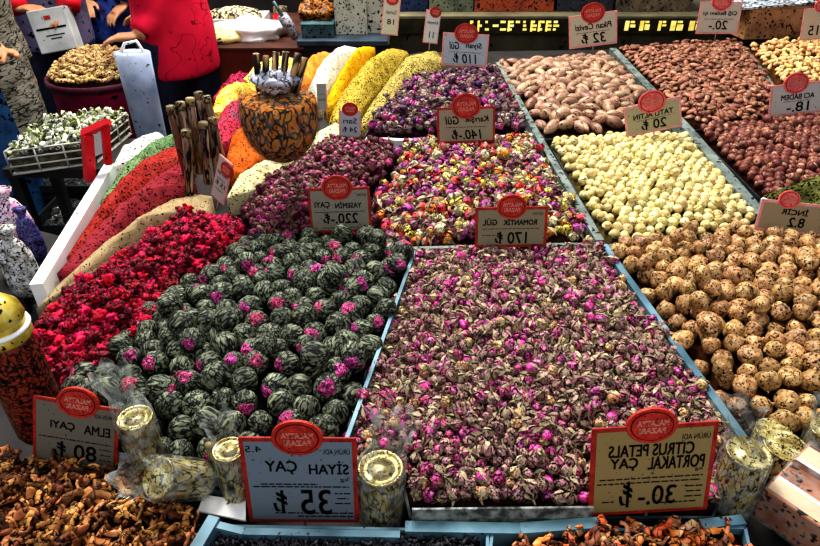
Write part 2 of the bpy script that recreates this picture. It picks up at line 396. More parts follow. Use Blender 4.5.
def almond(seed, L=.017, wdt=.0115, th=.0075):
    random.seed(seed); b = bumpy(.03)
    def fn(p):
        v = Vector(b(p)); t = v.z / L; k = 1 - .38 * t if t > 0 else 1 - .1 * t * t; return (v.x * k, v.y * k, v.z * 1.05)
    return nut(fn, (wdt, th, L), 12, 9, None, [m_alm])
alm = [almond(s) for s in (1, 2, 3)]
m_cas = mat('cashew kernel', ['#c08a4c', '#e6bc80', '#f4d8a4'], 50, specks=(140, .66, '#3a200c'), lines=(60, .012, '#5a3414'), hue=.02, val=.2, rough=.45)
def cashew(seed):
    random.seed(seed); n = 9; R0 = .017; pts = []; rad = []
    for i in range(n):
        a = -1.1 + 2.2 * i / (n - 1); pts.append((R0 * math.cos(a) - R0 * .7, 0, R0 * math.sin(a))); rad.append(.0085 * math.sqrt(max(.08, 1 - abs(i / (n - 1) * 2 - 1) ** 3)) * (1.15 if i < 4 else .9))
    return MD().tube(pts, rad, 10, up=(0, 1, 0)).mesh('cashew', [m_cas])
cas = [cashew(1), cashew(2)]
m_hib = [mat('hibiscus crimson', ['#640a22', '#a41638', '#cc3858'], 70, lines=(90, .045, '#30040f'), hue=.012, val=.35, rough=.8), mat('hibiscus bright', ['#a00c34', '#d0184a', '#e83c68'], 70, lines=(90, .015, '#4a0416'), hue=.01, val=.2, rough=.8), mat('hibiscus dark', ['#3c0a16', '#80182e', '#b85060'], 70, lines=(90, .04, '#1c0408'), val=.3, rough=.8)]
def petalbit(seed, m, r=.0125):
    random.seed(seed); b = bumpy(.16, 1.6); c = bumpy(.10, 3.5); md = MD().ell((0, 0, 0), (r, r * random.uniform(.7, 1), r * random.uniform(.6, .85)), 16, 10, fn=lambda p: c(b(p)))
    for k in range(2):
        a = random.uniform(0, 6.28); b2 = random.uniform(-.6, .8); d = Vector((math.cos(a) * math.cos(b2), math.sin(a) * math.cos(b2), math.sin(b2)))
        md.tube([d * r * .5, d * r * 1.05 + Vector((0, 0, .002)), d * r * 1.22 - Vector((0, 0, .001))], [r * .55, r * .4, r * .2], 6, flat=.5)
    return md.mesh('petal', [m])
hib = [petalbit(s, m_hib[s % 3]) for s in range(6)]
m_chip = [mat('dried apple brown', ['#54301c', '#966038', '#c49464'], 60, lines=(80, .03, '#1c0c04'), hue=.015, val=.35, rough=.7), mat('dried apple amber', ['#905c30', '#c89054', '#e0b884'], 60, lines=(80, .022, '#2a1206'), hue=.015, val=.25, rough=.7), mat('dried apple dark', ['#2a160c', '#58301a', '#8c5830'], 60, lines=(80, .03, '#0c0604'), val=.3, rough=.7)]
def chip(seed, m, L=.017, w=.0062):
    random.seed(seed); n = 7; a = random.uniform(.5, 2.6); pts = []; tw = random.uniform(-.004, .004)
    for i in range(n):
        t = i / (n - 1) - .5; th = a * t; R0 = L / a; pts.append((R0 * math.sin(th) * 2, R0 * (1 - math.cos(th)) * 2, tw * math.sin(t * 6)))
    return MD().tube(pts, [w * random.uniform(.6, 1.1) for _ in range(n)], 7, flat=random.uniform(.35, .6)).mesh('chip', [m])
chips = [chip(s, m_chip[(0, 1, 0, 2, 1, 0)[s]]) for s in range(6)]
m_pk = [mat('citrus peel tan', ['#8a5a34', '#c8986a', '#e8c89a'], 60, lines=(80, .025, '#2a140a'), hue=.02, val=.3, rough=.7), mat('citrus peel orange', ['#a0481c', '#e08444', '#f4b884'], 60, lines=(80, .025, '#2a0e06'), hue=.02, val=.25, rough=.7), mat('citrus peel dark', ['#3c2018', '#7a4a34', '#a87858'], 60, lines=(80, .03, '#140806'), val=.3, rough=.7)]
peels = [chip(20 + s, m_pk[s % 3], .014, .006) for s in range(6)]
m_pnut = mat('peanut shell', ['#a8804c', '#dcb87c', '#f0d8a8'], 60, lines=(80, .03, '#2a1808'), val=.25, hue=.015)
pn = MD().ell((0, 0, 0), (.011, .011, .02), 10, 10, fn=lambda p: (p[0] * (1 - .28 * math.exp(-(p[2] / .007) ** 2)), p[1] * (1 - .28 * math.exp(-(p[2] / .007) ** 2)), p[2])).mesh('peanut', [m_pnut])

dark = {k: mat('bed ' + k, [a, b], 80, rough=.9, spec=.05) for k, a, b in (('tea', '#0a0c0a', '#1c201a'), ('rose', '#140a0e', '#3a2420'), ('mix', '#1a0c0c', '#3c2a1c'), ('plum', '#12060c', '#2c1620'), ('fig', '#1c0e06', '#4a2c14'), ('cream', '#2c2410', '#6a5a30'), ('pecan', '#1c100a', '#4a3020'), ('alm', '#160a06', '#3c2014'), ('red', '#100604', '#2c120c'), ('hib', '#280410', '#6a0c26'), ('chip', '#140a04', '#341a0c'), ('cash', '#20120a', '#5c3c1c'))}  # darkened bed colours: shade in the gaps between pieces, put into the colour

# ------------------------------------------------------------------ the piles
random.seed(3)
hA = Heap([(417, 253), (598, 248), (738, 436), (714, 508), (414, 508), (404, 474), (336, 466)], .03, -.008, 4.5)
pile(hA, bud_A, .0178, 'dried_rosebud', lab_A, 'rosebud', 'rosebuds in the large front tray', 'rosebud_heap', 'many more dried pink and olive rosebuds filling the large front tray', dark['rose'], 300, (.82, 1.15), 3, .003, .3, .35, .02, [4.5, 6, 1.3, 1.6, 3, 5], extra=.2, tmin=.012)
hB = Heap([(252, 240), (406, 250), (345, 434), (320, 470), (214, 476), (140, 450), (70, 392), (120, 340)], .045, -.005, 3.2)
def ball_orient(n, k):
    if k < 4: return rand_rot(3)
    d = (Vector((0, -.75, .6)) + Vector((random.gauss(0, .5), random.gauss(0, .35), random.gauss(0, .4)))).normalized()
    return Vector((0, 0, 1)).rotation_difference(d).to_matrix().to_4x4() @ R(random.uniform(0, 6.28), 'Z')
lb = 'dark green rolled tea ball with streaked leaves and no flower showing'; lt = 'dark green rolled tea ball with a pink flower tip showing'
pile(hB, balls + balls, .0425, 'tea_ball', [lb] * 4 + [lt] * 4, 'tea ball', 'tea balls in the front tray', 'tea_ball_bed', 'dark bed coloured as shade under the rolled tea balls', dark['tea'], 300, (.66, .88), 3, .006, .2, .3, .046,  # near-black bed paints the shade between the balls
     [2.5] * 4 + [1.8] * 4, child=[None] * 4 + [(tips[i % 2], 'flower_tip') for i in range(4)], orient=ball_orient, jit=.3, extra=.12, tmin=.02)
hC = Heap([(22, 352), (40, 330), (78, 290), (190, 214), (244, 222), (244, 242), (92, 388), (24, 384)], .035, .0, 2.4)
pile(hC, hib, .0165, 'hibiscus_petal', ['crumpled crimson dried hibiscus piece in the bright red heap', 'vivid pinkish red dried hibiscus piece in the bright red heap', 'dark maroon dried hibiscus piece in the bright red heap'] * 2, 'hibiscus', 'red hibiscus pieces in the heap', 'hibiscus_heap', 'more crimson dried hibiscus pieces packed in the red heap', dark['hib'], 300, (.5, 1.05), 3, .003, .35, .2, .02, [4, 2, 3] * 2, extra=.3)
hD = Heap([(240, 214), (268, 184), (330, 140), (392, 142), (395, 165), (368, 190), (374, 238), (250, 240)], .04, 0, 2.0, c=(320, 196))
gob = U(292, 212)
pile(hD, bud_D, .0205, 'plum_blossom', lab_D, 'blossom', 'plum blossoms under the goblet', 'plum_blossom_heap', 'more plum dried blossoms packed under the goblet', dark['plum'], 300, (.85, 1.15), 3, .004, .25, .2, .021, [4, 2, 3], extra=.15)
hE = Heap([(402, 144), (530, 139), (590, 239), (392, 248), (377, 242), (373, 200), (398, 172)], .03, -.004, 3.2)
pile(hE, bud_E, .0235, 'mixed_flower_bud', lab_E, 'flower bud', 'flower buds in the mixed blossom tray', 'mixed_flower_heap', 'more dried buds of many colours filling the mixed blossom tray', dark['mix'], 300, (.8, 1.25), 3, .005, .25, .2, .024, [3, 3, 2.2, 1.6, 3, 3], extra=.15)
hF = Heap([(394, 88), (440, 77), (497, 71), (527, 131), (366, 135)], .045, -.002, 2.4)
pile(hF, bud_F, .0235, 'violet_rosebud', lab_F, 'rosebud', 'violet rosebuds in the rear tray', 'violet_rosebud_heap', 'more violet dried rosebuds filling the small rear tray', dark['plum'], 300, (.85, 1.2), 3, .005, .25, .2, .025, [4, 1.8, 1.5], extra=.15)
hG = Heap([(500, 65), (608, 57), (648, 99), (628, 130), (546, 135), (520, 103)], .03, -.004, 3.2)
pile(hG, pec, .047, 'pecan', ['pale smooth pecan in its shell in the rear tray'] * 3, 'nut', 'pecans in the rear tray', 'pecan_bed', 'dark bed coloured as shade under the pecans in the rear tray', dark['pecan'], 300, (.88, 1.12), 3, .004, .15, .4, .036, orient=lambda n, k: rand_rot(.5, n) @ R(PI / 2, 'X') @ R(random.uniform(-.3, .3), 'Y'), extra=.0, tmin=.012)  # dark bed surface, painted shade between the pecans
hH = Heap([(617, 49), (741, 43), (789, 113), (769, 121), (694, 126)], .035, -.004, 3.0)
pile(hH, alm, .0265, 'almond', ['small brown almond with wrinkled skin in the large rear tray'] * 3, 'nut', 'almonds in the large rear tray', 'almond_heap', 'more brown almonds filling the large rear tray', dark['alm'], 300, (.85, 1.2), .7, .004, .25, .2, .022, orient=lambda n, k: rand_rot(.6, n) @ R(PI / 2, 'X'), extra=.2)
hI = Heap([(751, 48), (830, 39), (870, 93), (789, 97)], .03, -.004, 3.0)
pile(hI, cas, .033, 'cashew', ['curved golden cashew in the tray at the far corner'] * 2, 'nut', 'cashews in the corner tray', 'cashew_bed', 'dark bed coloured as shade under the golden cashews in the corner tray', dark['cash'], 150, (.85, 1.2), 3, .004, .25, .2, .024, orient=lambda n, k: rand_rot(.6, n) @ R(PI / 2, 'X'), extra=.2)  # bed darkened so the gaps between cashews read as shade
hJ = Heap([(698, 131), (770, 123), (862, 111), (862, 172), (767, 198)], .03, -.004, 3.0)
pile(hJ, rh, .0245, 'skinned_hazelnut', ['round reddish brown hazelnut with its skin in the tray behind the green seeds'] * 3, 'nut', 'reddish hazelnuts behind the green seeds', 'skinned_hazelnut_heap', 'more reddish hazelnuts filling the tray behind the green seeds', dark['red'], 300, (.85, 1.12), 3, .004, .2, .2, .025, extra=.12)
hK = Heap([(552, 142), (632, 136), (686, 137), (757, 223), (702, 236), (611, 243)], .035, -.004, 3.5)
pile(hK, hz, .0245, 'blanched_hazelnut', ['round cream blanched hazelnut in the pale middle tray'] * 3, 'nut', 'blanched hazelnuts in the middle tray', 'blanched_hazelnut_heap', 'more cream blanched hazelnuts filling the pale middle tray', dark['cream'], 300, (.85, 1.12), 3, .002, .2, .4, .025, extra=.05, tmin=.012)
hL = Heap([(610, 251), (700, 242), (765, 237), (870, 240), (930, 300), (900, 444), (768, 440), (728, 418)], .045, -.005, 4.0)
pile(hL, figs, .0358, 'dried_fig', ['plump golden brown dried fig in the tray beside the rosebuds'] * 5, 'fig', 'figs in the tray beside the rosebuds', 'dried_fig_bed', 'dark bed coloured as shade under the dried figs', dark['fig'], 300, (.66, .96), 3, .008, .22, .3, .044, extra=.12, tmin=.012)  # dark bed colour stands for shade in the gaps between figs

# front trays
hO = Heap([(-60, 452), (60, 462), (128, 470), (206, 522), (176, 640), (-90, 640)], .035, -.01, 2.2)
pile(hO, chips, .0145, 'apple_chip', ['curled brown dried apple piece in the front corner heap', 'amber dried apple piece in the front corner heap', 'short brown dried apple piece in the front corner heap', 'dark dried apple piece in the front corner heap', 'pale amber dried apple strip in the front corner heap', 'rusty brown dried apple piece in the front corner heap'], 'dried apple', 'apple pieces in the front corner heap', 'apple_chip_heap', 'more dried apple pieces filling the front corner heap', dark['chip'], 300, (.6, 1.1), 3, .003, .35, .2, .017, extra=.5)
hP = Heap([(500, 552), (560, 532), (640, 527), (738, 531), (752, 560), (764, 640), (480, 640)], .014, -.01, 2.2)
pile(hP, peels, .0165, 'citrus_peel', ['tan dried citrus peel in the heap under the citrus tea sign', 'orange dried citrus peel in the heap under the citrus tea sign', 'dark dried citrus peel in the heap under the citrus tea sign'] * 2, 'citrus peel', 'citrus peels in the front tray', 'citrus_peel_heap', 'more dried citrus peel filling the front tray under the citrus tea sign', dark['chip'], 220, (.7, 1.3), 3, .003, .35, .2, .017, extra=.5)
m_bt = mat('black tea leaf', ['#0c0a0c', '#2c2a30', '#55525a'], 120, val=.4)
bt = [chip(40 + s, m_bt, .007, .0022) for s in range(3)]
hQ = Heap([(212, 532), (480, 538), (478, 640), (190, 640)], .012, -.012, 2.2)
pile(hQ, bt, .0085, 'black_tea', [''] * 3, 'black tea', None, 'black_tea_leaves', 'loose black tea leaves in the front tray under the grey sign', dark['tea'], 0, (.7, 1.3), 1, .001, .5, .2, .008, extra=.6)

# ------------------------------------------------------------------ spice ridges (powder: nobody could count it)
def spice(poly, H, stops, name, label, c=None, rim=0, p=1.6, rough=.0016, dots=.585, sc=210, p_stretch=(1, 1, 1)):
    h = Heap(poly, H, rim, p, c); md = MD(); h.bed(md, 0, rough=rough, rings=16, seg=120, skirt=.06)
    m = mat(name + ' powder', stops, 26, specks=(sc, dots - .035, INK), rough=.95, spec=.02, bump=.6)
    o = md.build(name, m); tag(o, label, 'spice', None, 'stuff'); return o
spice([(98, 204), (124, 168), (160, 138), (178, 132), (176, 142), (122, 196)], .03, ['#587450', '#80986c'], 'green_spice_ridge', 'green herb powder ridge along the white counter edge')
spice([(66, 258), (104, 200), (150, 158), (188, 142), (192, 158), (122, 214), (76, 258)], .045, ['#7c2c28', '#9c3a34', '#8c4038'], 'orange_red_spice_ridge', 'orange red pepper ridge beside the green powder', dots=.6)
spice([(56, 274), (106, 222), (188, 158), (196, 184), (150, 214), (78, 274)], .045, ['#6c2830', '#903840', '#803638'], 'dark_red_spice_ridge', 'dark red sumac ridge beside the tan ridge', dots=.6)
spice([(36, 310), (62, 280), (150, 216), (190, 194), (212, 196), (208, 214), (150, 236), (66, 292)], .04, ['#8c7a5c', '#ac9a78'], 'tan_spice_ridge', 'smooth tan powder ridge bordering the red hibiscus', dots=.66)
spice([(112, 168), (122, 148), (158, 132), (164, 136), (140, 156)], .025, ['#bcbcb0', '#d4d4cc'], 'white_powder_ridge', 'white powder ridge at the counter edge beside the red bracket', dots=.64)
spice([(212, 112), (216, 98), (250, 84), (256, 90), (228, 112)], .05, ['#e09a2c', '#f0cc5c', '#f8e48c'], 'yellow_spice_ridge', 'yellow orange powder ridge below the red jacket', dots=.62)
spice([(210, 140), (222, 112), (250, 96), (262, 100), (246, 124), (224, 146)], .05, ['#8c4454', '#b84054', '#70566a'], 'pink_spice_ridge', 'pinkish red powder ridge behind the goblet')
spice([(224, 168), (232, 136), (256, 116), (275, 130), (262, 158), (240, 174)], .045, ['#a85420', '#c87034'], 'orange_spice_ridge', 'orange powder ridge behind the goblet', dots=.63)
spice([(226, 198), (240, 174), (276, 158), (300, 160), (290, 174), (250, 192)], .03, ['#b8b080', '#d4ceac'], 'cream_spice_ridge', 'cream powder ridge under the goblet', dots=.64)
spice([(212, 100), (222, 86), (244, 74), (258, 76), (246, 90)], .04, ['#7a2040', '#b8405c'], 'crimson_spice_ridge', 'crimson crumbled petals ridge beside the red jacket', dots=.58, rough=.003)
spice([(232, 92), (250, 72), (285, 58), (300, 60), (280, 80)], .05, ['#e0cc58', '#f4ec98'], 'pale_yellow_spice_ridge', 'pale yellow powder ridge behind the cinnamon sticks')
spice([(290, 90), (304, 66), (328, 52), (334, 56), (314, 82)], .05, ['#e07028', '#f49848'], 'bright_orange_spice_ridge', 'bright orange powder ridge beside the white ridge', dots=.66)
spice([(302, 104), (316, 72), (344, 46), (360, 48), (342, 72), (320, 104)], .06, ['#b4b6a8', '#d0d0c4'], 'white_spice_ridge', 'white powder ridge between the orange and yellow ridges', dots=.64, sc=190)
spice([(322, 106), (342, 74), (364, 46), (376, 48), (366, 66), (334, 106)], .06, ['#b88418', '#d4a824'], 'golden_spice_ridge', 'golden yellow turmeric ridge beside the white ridge', dots=.64, sc=190)
spice([(328, 122), (338, 100), (364, 68), (394, 48), (410, 52), (386, 84), (350, 122)], .07, ['#8c7830', '#b8a24c', '#a08c3c'], 'mustard_spice_ridge', 'mustard yellow powder ridge behind the small white tag', dots=.58, sc=200)
spice([(356, 126), (380, 92), (406, 58), (436, 50), (446, 62), (414, 92), (374, 126)], .06, ['#887a40', '#b0a060', '#988848'], 'khaki_spice_ridge', 'khaki powder ridge beside the violet rosebuds', dots=.57, sc=200)
spice([(296, 164), (310, 136), (336, 122), (352, 132), (344, 140), (318, 160)], .02, ['#b8b088', '#dcd6b0'], 'pale_spice_ridge', 'low pale powder ridge between the goblet and the small grey tag', dots=.6)
# green seeds mound on the right
spice([(762, 196), (796, 184), (850, 170), (900, 190), (880, 232), (822, 222)], .06, ['#2c2e16', '#5c5e34', '#8e8e5c'], 'green_seed_mound', 'mound of green pumpkin seeds behind the fig sign', dots=.57, sc=170, rough=.003)

# ------------------------------------------------------------------ counter, trays and rails
m_steel = mat('tray steel', ['#3c4a4e', '#5c7078', '#7c8e90'], 20, rough=.4, metal=.3, specks=(90, .68, INK))
m_wall = mat('tray wall', ['#20282a', '#3a4446'], 20, rough=.5)
m_rail = mat('rail blue', ['#3c5864', '#587886', '#7898a4'], 14, rough=.45, metal=.1, specks=(120, .7, INK))
m_railg = mat('rail grey', ['#4c5450', '#6c7670', '#88908a'], 18, rough=.5, specks=(90, .60, INK))
m_counter = mat('counter dark', ['#1c1a1a', '#34302e'], 12, rough=.7)
m_white = mat('white board', ['#e4e4e0', '#fafaf8'], 10, rough=.6, specks=(70, .72, INK))
cnt = empty('display_counter', (0, 1.6, 0), 'long dark sales counter carrying all the spice and nut trays', 'counter')
top = [U(-120, 640), U(-60, 430), U(24, 310), U(112, 172), U(214, 108), U(300, 62), U(420, 40), U(720, 36), U(900, 30), U(1100, 260), U(900, 640)]
md = MD(); n = len(top); tb = ZR - .055
md.add([(p.x, p.y, tb) for p in top] + [(p.x, p.y, tb - .04) for p in top], [tuple(range(n))[::-1], tuple(range(n, 2 * n))] + [(i, (i + 1) % n, n + (i + 1) % n, n + i) for i in range(n)])
def lp(o, M=None): o.matrix_parent_inverse = o.parent.matrix_world.inverted(); return o
bpy.context.view_layer.update()
lp(md.build('counter_top', m_counter, cnt, smooth=False))
cx = sum(p.x for p in top) / n; cy = sum(p.y for p in top) / n; sk = [(cx + (p.x - cx) * .94, cy + (p.y - cy) * .94) for p in top]
md = MD(); md.add([(x, y, tb - .04) for x, y in sk] + [(x, y, 0) for x, y in sk], [(i, (i + 1) % n, n + (i + 1) % n, n + i) for i in range(n)])
lp(md.build('counter_skirt', mat('counter cloth', ['#3a1c20', '#54262c'], 8, rough=.9), cnt, smooth=False))

def wall_strip(md, a, b, w, z0, z1, mi=0):
    a = Vector((a[0], a[1], 0)); b = Vector((b[0], b[1], 0)); d = (b - a).normalized(); s = Vector((-d.y, d.x, 0)) * (w / 2)
    v = [a - s, b - s, b + s, a + s]; md.add([(p.x, p.y, z0) for p in v] + [(p.x, p.y, z1) for p in v], [(3, 2, 1, 0), (4, 5, 6, 7), (0, 1, 5, 4), (1, 2, 6, 5), (2, 3, 7, 6), (3, 0, 4, 7)], mi)
def tray(poly, label, z1=-.012, rimmat=None, grow=1.012):
    P = [U(x, y) for x, y in poly]; c = sum(P, Vector()) / len(P); P = [c + (p - c) * grow for p in P]
    t = empty('display_tray', (c.x, c.y, tb), label, 'tray', None)
    bpy.context.view_layer.update(); k = len(P); q = Vector((c.x, c.y, tb))
    md = MD(); z0 = .0005; md.add([(p.x - q.x, p.y - q.y, z0) for p in P] + [(p.x - q.x, p.y - q.y, z0 + .004) for p in P], [tuple(range(k))[::-1], tuple(range(k, 2 * k))] + [(i, (i + 1) % k, k + (i + 1) % k, k + i) for i in range(k)])
    md.build('tray_base', m_steel, t, smooth=False)
    for i in range(k):
        md = MD(); wall_strip(md, P[i] - q, P[(i + 1) % k] - q, .004, .0005, ZR + z1 - tb); md.build('tray_wall', rimmat or m_wall, t, smooth=False)
    return t
tray([(415, 250), (599, 245), (742, 440), (712, 510), (412, 510), (405, 478), (334, 468)], 'wide steel tray under the pink and olive rosebuds')
tray([(250, 236), (405, 248), (340, 440), (316, 470), (212, 476), (75, 394)], 'steel tray under the dark green tea balls')
tray([(401, 141), (531, 137), (591, 240), (394, 248), (376, 243), (372, 200)], 'steel tray under the mixed flower buds')
tray([(392, 86), (440, 74), (497, 68), (528, 131), (364, 135)], 'steel tray under the violet rosebuds')
tray([(500, 62), (610, 54), (650, 98), (628, 130), (546, 135), (520, 102)], 'steel tray under the pecans')
tray([(616, 47), (742, 42), (790, 114), (770, 121), (694, 126)], 'steel tray under the brown almonds')
tray([(750, 46), (832, 38), (872, 94), (788, 98)], 'steel tray under the golden cashews')
tray([(698, 130), (770, 123), (862, 111), (862, 172), (767, 198)], 'steel tray under the reddish hazelnuts')
tray([(552, 142), (632, 136), (686, 137), (756, 224), (702, 236), (610, 244)], 'steel tray under the cream blanched hazelnuts')
tray([(628, 254), (700, 239), (765, 229), (872, 224), (934, 300), (904, 442), (756, 440)], 'steel tray under the golden brown figs')
tray([(206, 526), (486, 531), (484, 644), (184, 644)], 'low blue grey tray under the black tea', .0, m_rail)
tray([(494, 532), (744, 528), (768, 644), (480, 644)], 'low blue grey tray under the citrus peel', .0, m_rail)

def rail(name, pts, w, h, m, label, z=ZR, cat='rail'):
    P = [U(x, y, z + h) for x, y in pts]; md = MD()
    for a, b in zip(P, P[1:]): wall_strip(md, a, b, w, z - .05, z + h)
    return tag(md.build(name, m, None, smooth=False), label, cat)
rail('divider_rail', [(415, 250), (346, 440)], .0065, .020, m_rail, 'pale blue divider rail between the tea balls and the rosebuds')
rail('divider_rail', [(604, 244), (747, 442)], .014, .016, m_rail, 'blue grey divider rail between the rosebuds and the figs')
rail('divider_rail', [(498, 62), (537, 133), (600, 240)], .020, .012, m_railg, 'long grey divider rail running up past the pecans')
rail('divider_rail', [(613, 48), (688, 128), (762, 214)], .030, .012, m_railg, 'broad grey divider rail between the almonds and the cream hazelnuts')
rail('divider_rail', [(746, 50), (790, 108)], .018, .008, m_railg, 'short grey divider rail between the almonds and the cashews')
rail('cross_rail', [(366, 138), (440, 141), (532, 134)], .016, .004, m_white, 'white cross rail in front of the violet rosebuds')
rail('cross_rail', [(402, 248), (602, 243)], .010, .010, m_railg, 'grey cross rail behind the front rosebuds')
rail('cross_rail', [(610, 248), (650, 242)], .030, .004, m_railg, 'short grey cross rail between the cream hazelnuts and the figs')
rail('cross_rail', [(250, 232), (290, 236)], .010, .012, m_rail, 'short bluish cross rail behind the tea balls')
rail('cross_rail', [(762, 198), (826, 222)], .012, .012, m_white, 'white edge strip in front of the green seeds')
rail('front_rail', [(405, 526), (520, 528), (600, 522)], .016, .004, m_rail, 'blue grey rail in front of the rosebud tray')
rail('front_rail', [(190, 466), (250, 482)], .014, .008, m_railg, 'grey rail in front of the tea ball tray')
rail('front_rail', [(208, 522), (244, 531), (400, 534)], .010, .006, m_rail, 'blue grey rim behind the black tea')
rail('front_rail', [(214, 516), (188, 560)], .016, .010, m_rail, 'blue rim between the dried apple and the black tea')
rail('front_rail', [(698, 524), (744, 519)], .014, .004, m_rail, 'blue grey rail in front of the gold tins')
md = MD(); a = [U(109, 164, ZR + .015), U(36, 284, ZR + .015)]
wall_strip(md, a[0], a[1], .026, ZR - .05, ZR + .015); tag(md.build('white_edge_board', m_white, None, smooth=False), 'long white edge board along the aisle side of the counter', 'board')
# clear front panel of the rosebud tray and white cards
m_clear = film('clear plastic', '#c8ccc4', .22, .2)
md = MD(); p0 = U(412, 524); p1 = U(592, 522); wall_strip(md, p0 + Vector((0, .006, 0)), p1 + Vector((0, .006, 0)), .003, ZR - .05, ZR + .024)
tag(md.build('clear_panel', m_clear, None, smooth=False), 'clear plastic front panel of the rosebud tray', 'panel')
def card(pts, label, z=ZR - .045, m=None):
    P = [U(x, y, z) for x, y in pts]; k = len(P); md = MD(); md.add([(p.x, p.y, z) for p in P] + [(p.x, p.y, z + .003) for p in P], [tuple(range(k))[::-1], tuple(range(k, 2 * k))] + [(i, (i + 1) % k, k + (i + 1) % k, k + i) for i in range(k)])
    return tag(md.build('white_card', m or m_white, None, smooth=False), label, 'card')
card([(204, 496), (246, 502), (246, 522), (198, 512)], 'white card lying before the tea ball tray', ZR - .02)
card([(412, 527), (500, 531), (500, 533), (412, 533)], 'white paper strip before the rosebud tray', ZR - .01)

# ------------------------------------------------------------------ writing
_tc = {}
def text_geo(s):
    if s in _tc: return _tc[s]
    cu = bpy.data.curves.new('t', 'FONT'); cu.body = s; cu.size = 1; cu.resolution_u = 3
    o = bpy.data.objects.new('t', cu); COL.objects.link(o); dg = bpy.context.evaluated_depsgraph_get(); dg.update()
    me = bpy.data.meshes.new_from_object(o.evaluated_get(dg)); v = [tuple(q.co) for q in me.vertices]; f = [tuple(p.vertices) for p in me.polygons]
    bpy.data.objects.remove(o); bpy.data.curves.remove(cu); bpy.data.meshes.remove(me)
    _tc[s] = (v, f); return v, f
def put_text(md, s, cx, cy, width, height=None, slant=0.0, mi=0, z=0.0, mirror=True, bold=0.0):
    """lettering centred at cx, cy; it reads right to left as in the photograph"""
    v, f = text_geo(s)
    if not v: return
    xs = [p[0] for p in v]; ys = [p[1] for p in v]; w = max(xs) - min(xs); h = max(ys) - min(ys); k = width / w; ky = height / h if height else k
    mx = (max(xs) + min(xs)) / 2; my = (max(ys) + min(ys)) / 2; sg = -1 if mirror else 1
    for dx, dy in ([(0, 0)] if not bold else [(0, 0), (bold, 0), (0, bold), (bold, bold)]):
        md.add([(cx + sg * ((p[0] - mx) * k + slant * (p[1] - my) * ky) + dx, cy + (p[1] - my) * ky + dy, z + (.00002 if dx else 0)) for p in v], f, mi)
m_ink = mat('sign ink', '#141416', rough=.8, spec=.1)
m_stick = mat('sign stick', ['#8a8478', '#b0a898'], 20)
m_bred = mat('sign border red', ['#84201a', '#b03a2c'], 60, specks=(400, .66, '#3a0a08'), rough=.6)
m_badge = mat('badge red', ['#9c2a20', '#c44434'], 90, specks=(500, .62, '#5a0c08'), rough=.5)
m_bpink = mat('sign border pink', ['#c88078', '#d8a098'], 60, rough=.6)
m_badge2 = mat('badge pale red', ['#c04848', '#e87870'], 90, specks=(400, .62, '#7a1c18'), rough=.5)
m_badgeink = mat('badge lettering', '#d08878', rough=.6); m_badgedark = mat('badge ring', '#5c0c0a')
faces = {}
def face_mat(h):
    if h not in faces: faces[h] = mat('sign face ' + h, [h], 8, rough=.75, spec=.1, specks=(260, .70, '#2a2a28'))
    return faces[h]
